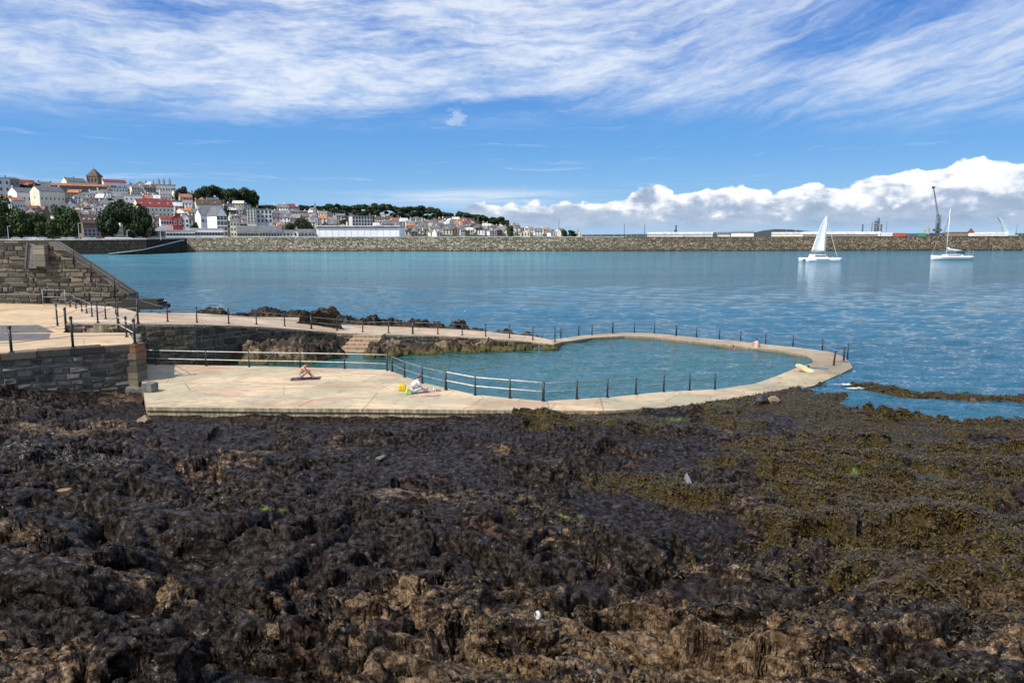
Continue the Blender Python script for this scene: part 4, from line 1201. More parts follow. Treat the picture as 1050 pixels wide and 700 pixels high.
# slipway
a = D(115, 262, 345); b = D(150, 256.5, 352); c = D(189, 247, 392)
def slip(pts, name, m, w=3.0, th=.9):
    V = []; F = []; ox, oy = pts[0][0], pts[0][1]
    root = empty('slipway', (ox, oy, 0)); tag(root, 'pale sloping slipway crossing the dark promenade wall down to the water', 'slipway')
    for x, y, z in pts: V += [(x-ox, y-oy-w, -2), (x-ox, y-oy-w, z), (x-ox, y-oy, z), (x-ox, y-oy, -2)]
    for i in range(len(pts)-1):
        for k in range(4): F.append((4*i+k, 4*i+(k+1) % 4, 4*i+4+(k+1) % 4, 4*i+4+k))
    n = 4*(len(pts)-1); F += [(0, 1, 2, 3), (n, n+1, n+2, n+3)]
    mb = MB(); mb.add(V, F); mb.build('wall_face', M_PROM, root)
    V2 = []
    for x, y, z in pts: V2 += [(x-ox, y-oy-w-.15, z+.01), (x-ox, y-oy-w-.15, z+.55), (x-ox, y-oy-.1, z+.55), (x-ox, y-oy-.1, z+.01)]
    mb = MB(); mb.add(V2, F); mb.build('ramp', m, root)
slip([(a[0], a[1], .2), (b[0], b[1], b[2]), (c[0], c[1], c[2])], 'slipway', M_PARAPET)

def sheet(name, label, pts, m, kind='structure'):
    mb = MB(); mb.add(pts, [tuple(range(len(pts)))]); return tag(mb.build(name, m), label, kind=kind)
M_ASPH = simple('asphalt', (.06, .06, .06), .9, .25, .3)
px_ = lambda p, d: (p-525)/FPX/math.cos(TILT)*d
def qp(p, d, z): x = D(p, 242, d)[0]; return (x, d, z)
sheet('road', 'promenade road behind the sea wall', [qp(-300,353.5,6.5), qp(60,355.5,6.5), qp(150,364,6.5), qp(189,402,6.5), qp(189,470,6.5), qp(-300,470,6.5)], M_ASPH)
sheet('quay', 'harbour quay behind the breakwater', [qp(188,424,6.3), qp(640,439,6.3), qp(1300,464,6.3), qp(1300,620,6.3), qp(188,620,6.3)], simple('quay_surface', (.22, .21, .19), .9, .2, .1))

# ================================================================== the hill
def lerp_tab(tab, x):
    if x <= tab[0][0]: return tab[0][1]
    for (a, va), (b, vb) in zip(tab[:-1], tab[1:]):
        if x <= b: return va+(vb-va)*(x-a)/(b-a)
    return tab[-1][1]
SKY = [(-400,200),(-100,194),(0,194),(45,195),(95,191),(150,195),(200,202),(250,210),(300,217),(350,222),(400,226),(450,228),(480,228),(520,235),(560,239.5),(600,241),(700,242.0),(900,242)]
D0 = [(-400,452),(200,452),(300,480),(400,560),(500,690),(620,830),(900,900)]
YB = 243.3
def hill_pt(px, t):
    y = YB + (lerp_tab(SKY, px)-YB)*t
    return D(px, y, lerp_tab(D0, px) + 380*t)
def on_hill(px, py):
    t = (py-YB)/(lerp_tab(SKY, px)-YB-1e-6)
    return hill_pt(px, min(max(t, 0), 1))
pxs = list(range(-400, 900, 12)); V = []; F = []
ts = [0, .12, .25, .4, .55, .7, .85, 1.0, 1.15, 1.5]
for i, p in enumerate(pxs):
    for t in ts:
        if t <= 1: q = hill_pt(p, t)
        else:
            q0 = hill_pt(p, 1); q = (q0[0]*(1+(t-1)*.5), q0[1]*(1+(t-1)*.5), q0[2] - (t-1)*30)
        V.append(q)
n = len(ts)
for i in range(len(pxs)-1):
    for j in range(n-1): F.append((i*n+j, (i+1)*n+j, (i+1)*n+j+1, i*n+j+1))
mb = MB(); mb.add(V, F)
tag(mb.build('hill', simple('hill_gardens', (.030, .036, .018), .95, .6, .06)), 'hillside carrying the town', kind='structure')
# far low land to the right beyond the harbour
V = []; F = []
far = [(560,241),(640,240.2),(690,239.6),(700,237.8),(740,238.6),(775,238.0),(782,236.4),(795,234.8),(812,235.4),(832,237.2),(845,238.5),(890,239.5),(950,240),(985,239.4),(1035,239),(1100,239.6),(1400,240)]
for i, (p, y) in enumerate(far):
    V += [D(p, 243.5, 1500), D(p, y, 1560), D(p, 243.5, 1900)]
for i in range(len(far)-1):
    F += [(3*i, 3*i+3, 3*i+4, 3*i+1), (3*i+1, 3*i+4, 3*i+5, 3*i+2)]
mb = MB(); mb.add(V, F); tag(mb.build('headland', simple('far_headland', (.028, .040, .040), .95, .3, .01)), 'low wooded land beyond the harbour', kind='structure')

# ================================================================== buildings
WALLS = {'white': (.88, .86, .82), 'cream': (.78, .71, .55), 'pale grey': (.60, .60, .58), 'grey stone': (.26, .24, .21), 'brown stone': (.20, .15, .11), 'pink': (.60, .44, .37), 'buff': (.52, .44, .31), 'red': (.34, .06, .035)}
ROOFS = {'slate grey': (.12, .125, .135), 'terracotta': (.30, .125, .07), 'dark brown': (.085, .055, .04), 'dark red': (.20, .030, .028), 'pale': (.55, .55, .53), 'orange': (.40, .155, .06), 'grey': (.19, .19, .19)}
MW = {k: simple('rendered_wall_'+k.replace(' ', '_'), v, .85, .10, .15) for k, v in WALLS.items()}
MR = {k: simple('roof_'+k.replace(' ', '_'), v, .75, .25, .35) for k, v in ROOFS.items()}
M_PANE = simple('window_glass', (.035, .042, .05), .12, .3, .1)
M_FRAME = simple('white_window_frame', (.75, .75, .72), .6, .05, 1)
M_POT = simple('chimney_brick', (.30, .16, .10), .9, .3, .5)
_wm = {}
def window_mesh(w, h):
    k = (round(w, 2), round(h, 2))
    if k not in _wm:
        mb = MB(); mb.box(-w/2, w/2, -.10, .02, 0, h)
        _wm[k] = mb.mesh('window', M_PANE)
    return _wm[k]
def frame_mesh(w, h):
    k = ('f', round(w, 2), round(h, 2))
    if k not in _wm:
        mb = MB(); t = .14
        mb.box(-w/2-t, w/2+t, -.16, .02, -t*1.3, 0); mb.box(-w/2-t, w/2+t, -.14, .02, h, h+t)
        mb.box(-w/2-t, -w/2, -.13, .02, 0, h); mb.box(w/2, w/2+t, -.13, .02, 0, h); mb.box(-w/2, w/2, -.13, -.102, h*.48, h*.52+.03)
        _wm[k] = mb.mesh('frame', M_FRAME)
    return _wm[k]

def house(loc, w, dp, eave, rise, wall, roof, rz=0.0, style='side', rows=2, cols=3, win=(1.1, 1.6), chim=1, name='house', label='', cat='house', group=None, deep=9.0, frames=False, dormers=0, gable_win=True):
    """front faces local -y; origin at ground centre of the front"""
    rz = rz + math.atan2(-loc[0], loc[1])*(.35 if group else 1.0)        # turned towards the bay
    root = empty(name, loc, rz); tag(root, label, cat, group)
    mw, mr = MW[wall], MR[roof]
    h = w/2
    mb = MB()
    if style == 'side':      # ridge along x, gables at the ends
        mb.prism([(0, -deep), (dp, -deep), (dp, eave), (dp/2, eave+rise), (0, eave)], 'x', -h, h)
    elif style == 'front':   # gable to the front
        mb.prism([(-h, -deep), (h, -deep), (h, eave), (0, eave+rise), (-h, eave)], 'y', 0, dp)
    else:
        mb.box(-h, h, 0, dp, -deep, eave)
    mb.build('wall', mw, root)
    mb = MB(); o = .35; th = .28
    if style == 'side':
        for y0, y1, za, zb in ((-o, dp/2, eave-o*rise/(dp/2), eave+rise), (dp+o, dp/2, eave-o*rise/(dp/2), eave+rise)):
            mb.add([(-h-.2, y0, za+.03), (h+.2, y0, za+.03), (h+.2, y1, zb+.03), (-h-.2, y1, zb+.03), (-h-.2, y0, za+th), (h+.2, y0, za+th), (h+.2, y1, zb+th), (-h-.2, y1, zb+th)],
                   [(0, 3, 2, 1), (4, 5, 6, 7), (0, 1, 5, 4), (1, 2, 6, 5), (2, 3, 7, 6), (3, 0, 4, 7)])
    elif style == 'front':
        for x0, x1 in ((-h-o, 0), (h+o, 0)):
            za = eave-o*rise/h; zb = eave+rise
            mb.add([(x0, -.3, za+.03), (x1, -.3, zb+.03), (x1, dp+.3, zb+.03), (x0, dp+.3, za+.03), (x0, -.3, za+th), (x1, -.3, zb+th), (x1, dp+.3, zb+th), (x0, dp+.3, za+th)],
                   [(0, 3, 2, 1), (4, 5, 6, 7), (0, 1, 5, 4), (1, 2, 6, 5), (2, 3, 7, 6), (3, 0, 4, 7)])
    elif style == 'hip':
        k = min(h, dp/2)*.9
        mb.add([(-h-o, -o, eave), (h+o, -o, eave), (h+o, dp+o, eave), (-h-o, dp+o, eave), (-h+k, dp/2, eave+rise), (h-k, dp/2, eave+rise)],
               [(0, 1, 5, 4), (1, 2, 5), (2, 3, 4, 5), (3, 0, 4), (3, 2, 1, 0)])
    else:
        mb.box(-h-.25, h+.25, -.25, dp+.25, eave+.003, eave+max(.3, rise*.2))
    rf = mb.build('roof', mr, root)
    zc = eave+rise
    spots = [(-h+.5, 0), (h-.5, 0), (0, 0)][:chim]
    for cx, _ in spots:
        mb = MB(); cy = dp/2
        if style == 'front': cx *= .3
        mb.box(cx-.55, cx+.55, cy-.4, cy+.4, zc-1.6, zc+1.3)
        for q in (-.25, .25): mb.tube([(cx+q, cy, zc+1.3), (cx+q, cy, zc+1.8)], .13, 5)
        mb.build('chimney', mw if wall in ('white', 'cream') and random.random() < .5 else M_POT, rf)
    for k in range(dormers):
        cx = -h+w*(k+.5)/dormers; yy = dp*.16; zz = eave+rise*.25
        mb = MB(); mb.prism([(cx-.8, zz), (cx+.8, zz), (cx+.8, zz+1.1), (cx, zz+1.7), (cx-.8, zz+1.1)], 'y', yy, dp*.45)
        dm = mb.build('dormer', MW['white'], rf)
        link('pane', window_mesh(.8, .8), dm, (cx, yy, zz+.15))
    ww, wh = win
    for r in range(rows):
        zr = .9 + r*(eave-.6)/rows
        for c in range(cols):
            cx = -h+w*(c+.5)/cols
            wd = link('window', window_mesh(ww, wh), root, (cx, 0, zr))
            if frames: link('frame', frame_mesh(ww, wh), wd)
    if gable_win and style == 'side' and rows > 1:
        link('window', window_mesh(ww*.8, wh*.8), root, (-h, dp*.5, eave*.6), (0, 0, -math.pi/2))
    return root

TAKEN = []          # (x0, x1, y0, y1) rectangles already filled by a particular building
def landmark(x0, x1, ytop, ybase, dist=None, base_hidden=0, **k):
    """building seen between x0..x1 with its eaves at ytop and foot at ybase"""
    cx = (x0+x1)/2
    if dist is None:
        q = on_hill(cx, ybase)
    else: q = D(cx, ybase, dist)
    mpp = q[1]/FPX
    rz = k.get('rz', 0.0); dp = k.get('dp', 9)
    w = (x1-x0)*mpp
    if k.get('style', 'side') == 'side' and rz: w = max(4, (w - abs(math.sin(rz))*dp)/math.cos(rz))
    elif rz: w = max(4, (w - abs(math.sin(rz))*dp)/math.cos(rz))
    k['w'] = w; k['dp'] = dp; k['eave'] = (ybase-ytop)*mpp
    TAKEN.append((x0, x1, ytop-2, ybase))
    return house(q, **k)
L = landmark
L(13,27,206,220, wall='pale grey', roof='terracotta', rise=2.6, rz=.25, rows=2, cols=5, label='terracotta roofed terrace at the left edge beside the big white gabled house', name='terrace_house', frames=True)
L(-12,12,204,219, wall='pale grey', roof='terracotta', rise=2.6, rz=.1, rows=2, cols=6, label='pale terrace with orange red roof cut by the left edge of the picture', name='terrace_house')
L(17,45,198,214, wall='white', roof='slate grey', rise=4.2, rz=.55, rows=2, cols=5, dp=13, frames=True, chim=2, label='big white house with five bright windows per floor, left one of the two white gables', win=(1.3,2.2))
L(40,70,197,215, wall='cream', roof='slate grey', rise=4.6, rz=.55, rows=2, cols=6, dp=14, frames=True, chim=2, label='big cream gabled house standing right beside the similar white house', win=(1.2,2.0))
L(-6,10,183,203, wall='pale grey', roof='slate grey', style='flat', rise=1, rows=3, cols=3, label='tall pale block on the skyline at the left edge', name='town_block', cat='building', win=(1.6,3.0))
L(8,20,184,201, wall='grey stone', roof='slate grey', style='hip', rise=2, rows=3, cols=3, label='tall grey stone house on the skyline next to the pale block')
L(20,36,183.5,190, wall='white', roof='dark red', rise=3.6, rz=.2, rows=1, cols=5, label='white house with bright red roof on the left skyline')
L(68,90,186,192, wall='cream', roof='slate grey', rise=3.8, rz=.5, rows=1, cols=4, dp=11, chim=3, label='cream gabled house with dark chimneys left of the brown tower')
L(58,110,191,197, wall='brown stone', roof='terracotta', rise=2.4, rows=1, cols=12, dp=8, chim=0, style='side', name='school_building', cat='building', label='long rust brown building below the pointed tower', win=(1.2,1.6))
L(142,180,212,222, wall='cream', roof='dark red', rise=6.2, rz=.30, rows=2, cols=9, dp=16, chim=0, dormers=4, frames=True, name='long_hall', cat='building', label='long cream building with a big bright crimson roof and small dormers', win=(1.1,1.6))
L(165,180,190,202, wall='pale grey', roof='grey', style='flat', rise=1, rows=2, cols=6, frames=True, chim=0, name='terrace_mansion', cat='building', label='pale classical mansion with tall thin chimneys on the hill', win=(1.2,2.4))
L(107,130,185.5,191, wall='white', roof='dark red', rise=3, rz=.3, rows=1, cols=5, label='white house under a dark red roof right of the brown tower on the skyline')
L(112,130,192.5,201, wall='pale grey', roof='slate grey', style='flat', rise=1, rows=2, cols=7, label='blue grey flat fronted terrace below the red roofed skyline house', name='terrace_house')
L(129,146,200.5,211, wall='white', roof='pale', style='flat', rise=1, rows=2, cols=4, label='plain bright white cube house above the crimson roofed building', chim=0)
L(47,53,219,243, 452, wall='brown stone', roof='slate grey', style='front', rise=4.5, rows=1, cols=1, dp=16, name='chapel', cat='chapel', label='narrow dark gabled stone chapel front between the promenade trees', win=(2.2,7.5), chim=0)
L(85,104,229,243.5, 452, wall='brown stone', roof='dark brown', rise=5, rz=.3, rows=1, cols=4, dp=9, name='arcade_house', cat='building', label='brown roofed stone house with pale arches beside the promenade lamp', win=(1.6,4.2), dormers=3, frames=True)
L(158,175,237.0,243.8, 446, wall='grey stone', roof='grey', style='hip', rise=3.2, rows=1, cols=3, dp=14, chim=0, name='boathouse', cat='boathouse', label='low grey hip roofed boathouse by the slipway head', win=(2.6,2.8))
L(178,187,224,232, 470, wall='red', roof='dark red', style='front', rise=3.0, rows=2, cols=2, dp=9, label='bright red gabled house left of the small white gable', frames=True)
L(165,179,225,231, 474, wall='white', roof='dark red', rise=2.0, rz=.1, rows=1, cols=5, label='low dark red roofed wing behind the bright red house', chim=0)
L(186,194,224,234, 472, wall='white', roof='slate grey', style='front', rise=3.2, rows=2, cols=2, dp=9, label='small white gabled house touching the bright red one', chim=0)
L(172,199,236.5,243.0, 440, wall='white', roof='pale', style='flat', rise=1, rows=1, cols=9, dp=12, chim=0, name='clubhouse', cat='building', label='low white flat roofed club building with a strip of windows above the slipway', win=(1.5,1.3))
L(195,228,234.5,242.8, 446, wall='white', roof='pale', style='flat', rise=1, rows=1, cols=12, dp=14, chim=0, name='clubhouse', cat='building', label='taller white flat roofed club building left of the tall gabled house', win=(1.4,1.7))
L(219,238,221.0,243.0, 452, wall='white', roof='slate grey', style='front', rise=5.0, rows=4, cols=3, dp=16, rz=.35, frames=True, chim=0, name='tall_gabled_house', label='tall white gabled house with four floors of dark windows above the breakwater end', win=(1.8,2.2))
L(204,222,221,229, 480, wall='white', roof='slate grey', rise=4, rz=.3, rows=1, cols=3, dp=12, label='white slate roofed range behind the tall white gabled house', chim=1)
L(237,246,227,243, 454, wall='cream', roof='slate grey', style='hip', rise=2.4, rows=3, cols=3, label='narrow cream house right of the tall white gabled one', frames=True)
L(244,267,238.2,243.4, 448, wall='cream', roof='slate grey', rise=3.6, rows=1, cols=9, dp=13, chim=0, name='warehouse', cat='warehouse', label='long blue grey slate roofed warehouse behind the breakwater, left of two', win=(1.3,1.4))
L(267,289,238.2,243.4, 450, wall='pale grey', roof='slate grey', rise=3.6, rows=1, cols=8, dp=13, chim=0, name='warehouse', cat='warehouse', label='slate roofed warehouse with white windows, right of the longer one', win=(1.3,1.4))
L(290,301,239.6,243.3, 452, wall='pale grey', roof='slate grey', rise=2.0, rows=1, cols=3, dp=9, chim=0, name='shed', cat='shed', label='small dark shed between the warehouse and the white kiosk')
L(300,306,239.5,243.2, 446, wall='white', roof='pale', style='front', rise=2.0, rows=1, cols=1, dp=6, chim=0, name='kiosk', cat='kiosk', label='tiny white gabled kiosk on the breakwater')
L(305,323,240.4,243.2, 452, wall='pale grey', roof='slate grey', rise=3.0, rows=1, cols=5, dp=12, chim=0, name='shed', cat='shed', label='blue grey roofed shed left of the big white hall')
L(254,263,214,230, 500, wall='cream', roof='grey', style='flat', rise=1, rows=5, cols=3, dp=10, chim=0, frames=True, name='flats', cat='building', label='cream five storey flats right of the tall white gabled house', win=(1.0,1.6))
L(264,279,215,229, 505, wall='pale grey', roof='grey', style='flat', rise=1, rows=3, cols=4, dp=10, chim=1, name='flats', cat='building', label='pinkish grey block of flats beside the cream flats', win=(1.2,1.8))
L(360,384,222,236, 560, wall='pale grey', roof='grey', style='flat', rise=1, rows=4, cols=7, dp=14, chim=2, rz=.2, name='hotel', cat='hotel', label='pale four storey hotel above the right part of the big white hall', win=(1.4,1.8))
L(202,228,210,217, wall='cream', roof='dark brown', rise=4.5, rz=.2, rows=1, cols=6, label='cream house with steep brown roof and twin peaks above the tall white gable', dormers=2)
# big white hall on the quay with a slightly curved edge
hx = D(367, 243, 456)
root = empty('harbour_hall', (hx[0], 456, 6.3)); tag(root, 'big low white hall with overhanging flat roof on the breakwater', 'hall')
mb = MB(); hw = 42*456/FPX
mb.box(-hw, hw, 0, 26, 0, 7.2); mb.build('wall', simple('hall_cladding', (.80, .82, .84), .45, .06, .06), root)
mb = MB(); mb.box(-hw-.6, hw+.6, -1.2, 27, 7.9, 8.6); mb.build('roof', MR['pale'], root)
mb = MB(); mb.box(-hw+.1, hw-.1, .4, 25, 7.2, 7.9); mb.build('clerestory', M_PANE, root)
for k in range(13):
    mb = MB(); x = -hw+2*hw*(k+.5)/13
    mb.box(x-.08, x+.08, -.12, 0, .1, 7.1); mb.build('mullion', MW['pale grey'], root)
mb = MB(); mb.box(-hw, hw, -.16, -.02, 0, .8); mb.build('plinth', M_PANE, root)
# pointed brown tower
q = on_hill(95, 192); root = empty('church_tower', q); tag(root, 'brown stone tower with a steep pointed roof at the top of the town', 'tower')
s = q[1]/FPX
mb = MB(); mb.box(-5.5*s, 5.5*s, 0, 10*s, -8, 11*s); mb.build('wall', MW['brown stone'], root)
mb = MB(); e = 11*s; mb.add([(-6*s, -.5*s, e), (6*s, -.5*s, e), (6*s, 10.5*s, e), (-6*s, 10.5*s, e), (0, 5*s, e+8*s)], [(0, 1, 4), (1, 2, 4), (2, 3, 4), (3, 0, 4), (3, 2, 1, 0)])
rf = mb.build('roof', MR['dark brown'], root)
mb = MB(); mb.tube([(0, 5*s, e+7.5*s), (0, 5*s, e+10.5*s)], .25, 6, .05); mb.build('finial', MR['dark brown'], rf)
for sx in (-1, 1):
    mb = MB(); mb.tube([(sx*5*s, 0, e-3*s), (sx*5*s, 0, e+1.2*s)], .9, 6, .7); mb.build('pinnacle', MW['brown stone'], root)
for k in (-1, 0, 1): link('window', window_mesh(1.6, 4), root, (k*3.2*s, 0, e-6*s))
TAKEN.append((88, 102, 170, 192))
# spires
def spire(px, ybase, ytop, wpx, lab, wall='grey stone'):
    q = on_hill(px, ybase); s = q[1]/FPX
    root = empty('church_spire', q); tag(root, lab, 'church')
    H = (ybase-ytop)*s; w = wpx*s/2
    mb = MB(); mb.box(-w, w, 0, 2*w, -6, H*.45); mb.build('tower', MW[wall], root)
    mb = MB(); mb.add([(-w, 0, H*.45), (w, 0, H*.45), (w, 2*w, H*.45), (-w, 2*w, H*.45), (0, w, H)], [(0, 1, 4), (1, 2, 4), (2, 3, 4), (3, 0, 4), (3, 2, 1, 0)])
    mb.build('spire', MR['grey'], root)
    link('window', window_mesh(1.2, 2.6), root, (0, 0, H*.25))
spire(259.5, 206, 191, 3.2, 'thin stone spire rising behind the dark round trees', 'buff')
spire(323, 230, 207, 4.5, 'grey church spire in the middle of the pale hillside houses')
for px in (163.5, 168.5, 174.5):
    q = on_hill(px, 201); s = q[1]/FPX
    mb = MB(); mb.box(-.9*s, .9*s, 0, 1.5*s, 9*s, 16*s); mb.tube([(0, .7*s, 16*s), (0, .7*s, 17.5*s)], .5, 6)
    tag(mb.build('chimney_stack', MW['grey stone'], None, loc=q), 'tall thin chimney stack of the pale classical mansion, %s of three' % {163.5: 'leftmost', 168.5: 'middle', 174.5: 'rightmost'}[px], 'chimney')

# --- the many houses of the hillside -----------------------------------
TREES = [(22,45,183,200)]
ORD = ['first','second','third','fourth','fifth','sixth','seventh','eighth','ninth','tenth','eleventh','twelfth','thirteenth','fourteenth','fifteenth','sixteenth','seventeenth','eighteenth','nineteenth','twentieth',
       'twenty-first','twenty-second','twenty-third','twenty-fourth','twenty-fifth','twenty-sixth','twenty-seventh','twenty-eighth','twenty-ninth','thirtieth','thirty-first','thirty-second','thirty-third','thirty-fourth','thirty-fifth']
hr = random.Random(21)
specs = []
rows_y = [241.8, 239.2, 236.2, 233.4, 230.5, 226, 221, 216, 211, 206, 201, 196.5]
for ri, yb_ in enumerate(rows_y):
    p = -14 + hr.uniform(0, 5)
    while p < 628:
        w = hr.uniform(6, 12.5)*(1 if p < 330 else .78 if p < 460 else .66)
        ybj = yb_ + hr.uniform(-1.6, 1.6) - (.8 if p > 460 else 0)
        if p < 380 and ri in (1, 3): p += w; continue
        if ybj < lerp_tab(SKY, p+w/2)+.5: p += w; continue
        H = hr.uniform(6.5, 10.5) if p < 330 else hr.uniform(5, 7.5)
        if p < 150 and ybj > 234: p += w; continue
        if p > 150 and p < 330 and ybj > 238: p += w; continue
        if 325 < p < 408 and ybj > 238: p += w; continue
        bad = any(p+w*.75 > a+1 and p+w*.25 < b-1 and ybj > c+3 and ybj-H*.7 < d for a, b, c, d in TAKEN)
        if bad or hr.random() < .03: p += w*.6; continue
        specs.append((ri, p, w, ybj, H)); p += w*hr.uniform(.92, 1.12)
print('houses', len(specs)); specs = specs[:297]
bycount = {}
rowname = ['bottom', 'second', 'third', 'fourth', 'fifth', 'sixth', 'seventh', 'eighth', 'ninth', 'tenth', 'eleventh', 'top']
for ri, p, w, ybj, H in specs:
    redness = .42 if p < 200 else .30 if p < 300 else .12
    roof = hr.choice(['terracotta', 'terracotta', 'orange', 'dark brown', 'dark red']) if hr.random() < redness else hr.choice(['slate grey', 'slate grey', 'slate grey', 'grey', 'grey', 'pale'])
    wall = hr.choice(['white', 'white', 'white', 'white', 'white', 'cream', 'cream', 'cream', 'pale grey', 'buff', 'pink', 'grey stone', 'brown stone', 'pale grey'])
    style = hr.choice(['side', 'side', 'side', 'front', 'hip', 'flat'])
    q = on_hill(p+w/2, ybj); s = q[1]/FPX
    rz = hr.uniform(-.15, .6)
    ww = w*s*1.05; cols = max(2, round(ww/2.9)); rows = 3 if H > 8.8 else 2
    eave = H*s*.74; rise = hr.uniform(2.0, 3.6)
    key = (ri, roof, wall); bycount[key] = bycount.get(key, 0)+1
    n_ = bycount[key]
    zone = 'left' if p < 150 else 'middle left' if p < 300 else 'middle' if p < 460 else 'far right'
    lab = '%s house with %s roof, %s such from the left, %s hillside row' % (wall, roof, ORD[n_-1], rowname[ri])
    house(q, ww, hr.uniform(7, 10), eave, rise, wall, roof, rz, style, rows, min(cols, 5), (1.05, 1.5), chim=hr.choice([0, 1, 1, 2]), label=lab, group='houses on the hillside', dormers=hr.choice([0, 0, 0, 1]), gable_win=hr.random() < .4)

# ================================================================== trees
def m_leaf(name, a, b):
    m, t, p = mat(name)
    n = t.noise(t.pos(), .5, 4, .6); r = t.attr('tone')
    setp(t, p, t.mix((n*.5+r*.6).ss(.25, .85), a, b), .7, 0, .25)
    return m
M_LEAF = m_leaf('tree_foliage', (.016, .028, .008), (.075, .115, .030))
M_LEAF2 = m_leaf('dark_tree_foliage', (.010, .020, .008), (.045, .070, .024))
M_BARK = simple('bark', (.07, .05, .035), .9, .4, 2)
def crown_np(lobes, n, size, seed):
    r = np.random.default_rng(seed)
    w = np.array([l[3]*l[4]*l[5] for l in lobes]); ch = r.choice(len(lobes), n, p=w/w.sum())
    Lb = np.array(lobes)[ch]
    v = r.normal(size=(n, 3)); v /= np.linalg.norm(v, axis=1)[:, None]
    rad = r.uniform(.55, 1.06, n)**.6
    C = Lb[:, :3] + v*rad[:, None]*Lb[:, 3:6]
    nrm = v + r.normal(0, .6, (n, 3)); nrm /= np.linalg.norm(nrm, axis=1)[:, None]
    up = r.normal(size=(n, 3)); u = np.cross(nrm, up); u /= np.linalg.norm(u, axis=1)[:, None]; ww = np.cross(nrm, u)
    s = size*r.uniform(.5, 1.3, n)[:, None]
    q = np.stack([C-u*s-ww*s*.5, C+u*s*.6-ww*s*.7, C+u*s+ww*s*.5, C-u*s*.5+ww*s*.8], 1).reshape(-1, 3)
    k = np.arange(n)*4
    return q, np.c_[k, k+1, k+2, k+3], np.repeat(r.random(n), 4)
_trees = []
def tree_proto(seed, m, conic=False):
    r = random.Random(seed); lobes = []
    for k in range(17):
        a = r.uniform(0, 6.28); d = r.uniform(.1, .7); zz = r.uniform(.22, .90)
        rr = r.uniform(.16, .30)*(1.25-zz*.5)
        lobes.append((d*math.cos(a)*(1.15-zz*.6)*.8, d*math.sin(a)*(1.15-zz*.6)*.8, zz, rr*1.15, rr*1.15, rr*.85))
    q, f, tn = crown_np(lobes, 4200, .040, seed)
    crown = np_mesh('crown', q, f, m, False, dict(tone=tn))
    mb = MB(); mb.tube([(0, 0, -.3), (.01, 0, .3), (0, .02, .62)], .035, 7, .014)
    for l in lobes[:6]: mb.tube([(0, 0, .3), (l[0]*.6, l[1]*.6, (.3+l[2])/2+.05), (l[0], l[1], l[2])], .014, 5, .004)
    return crown, mb.mesh('trunk', M_BARK)
for sd in range(5): _trees.append(tree_proto(100+sd, M_LEAF if sd < 3 else M_LEAF2))
def tree(px, ybase, ytop, wpx, lab, dist=None, k=None, group=None):
    q = D(px, ybase, dist) if dist else on_hill(px, ybase)
    s = q[1]/FPX; H = (ybase-ytop)*s*1.03
    root = empty('tree', q, random.uniform(0, 6)); tag(root, lab, 'tree', group)
    crown, trunk = _trees[k if k is not None else random.randrange(5)]
    W = wpx*s/1.2
    for nm, me in (('crown', crown), ('trunk', trunk)): link(nm, me, root, scale=(W, W, H))
g1_ = 'trees along the promenade'
for px, yb2, yt, w, lab, k in ((-22,246,203,44,'large dark tree cut off by the left edge of the picture',0),(3,246,206,34,'large tree at the left end of the promenade, nearest the edge',1),(22,246,212,26,'second tree from the left on the promenade',2),(38,246,217,20,'tree just left of the narrow stone chapel',0),
      (61,246,216,20,'tree just right of the narrow stone chapel',1),(73,246,211,24,'loose branched tree left of the promenade lamp',2),(113,246,213,24,'broad very dark tree right of the arcaded house',3),(128,246,209,30,'biggest very dark tree in the middle of the promenade',4),
      (143,246,214,22,'dark tree between the biggest tree and the boathouse',3),(151,246,221,15,'small dark tree against the grey boathouse',4),(30,246,224,22,'bushy low tree in front of the second promenade tree',3),(52,246,231,14,'low bush at the door of the stone chapel',0)):
    tree(px, yb2, yt, w, lab, 385 if px < 100 else 400, k, g1_)
g2_ = 'round trees on the hill crest'
for px, yb2, yt, w, lab, k in ((26,199,190,16,'dark tree below the red roofed skyline house',3),(36,200,189,15,'dark tree right of the red roof on the left skyline',4),(187,206,193,13,'dark round tree on the skyline right of the mansion',3),
      (208,208,193,16,'leftmost round tree of the skyline grove',3),(219,208,192,18,'second round tree of the skyline grove',4),(229,208,195,15,'third round tree of the skyline grove',3),(238,212,195,17,'tree in the middle of the skyline grove',4),(248,213,195,20,'broad tree left of the thin spire',3),
      (257,214,197,16,'round tree right at the thin spire',4),(262,213,201,9,'small tree ending the grove right of the spire',3),(124,219,207,14,'green tree above the big promenade trees',0),(113,212,204,9,'small tree among the terracotta roofs',1),
      (313,243,226,20,'large dark tree left of the big white hall',3),(298,243,230,12,'smaller dark tree next to the one by the white hall',4),(356,236,226,17,'dark flattened tree above the white hall roof',3),(210,239,226,13,'bright green tree above the white club building',0),(203,240,229,10,'dark bush left of the bright green tree',3),
      (160,205,199,9,'small tree under the mansion',0),(262,233,225,8,'small dark tree beside the cream flats',4),(232,222,212,8,'tree behind the steep brown roof',1),(430,238,231,8,'little tree in the pale far town',0),(524,243,231,9,'green tree beside two white posts far right of the town',0),
      (492,238,233,14,'tree on the green slope below the far white terrace',0),(510,240,234,10,'second tree on the green slope below the far white terrace',1),(578,243,236.5,7,'dark far bush behind the breakwater, left of a pair',3),(586,243,236.5,9,'dark far bush behind the breakwater, right of a pair',4),(470,228,218,10,'dark tree on the far skyline',3),(692,243.5,236,4,'dark pointed far tree behind the white shed',3)):
    tree(px, yb2, yt, w, lab, None if px < 560 else 700, k, g2_)
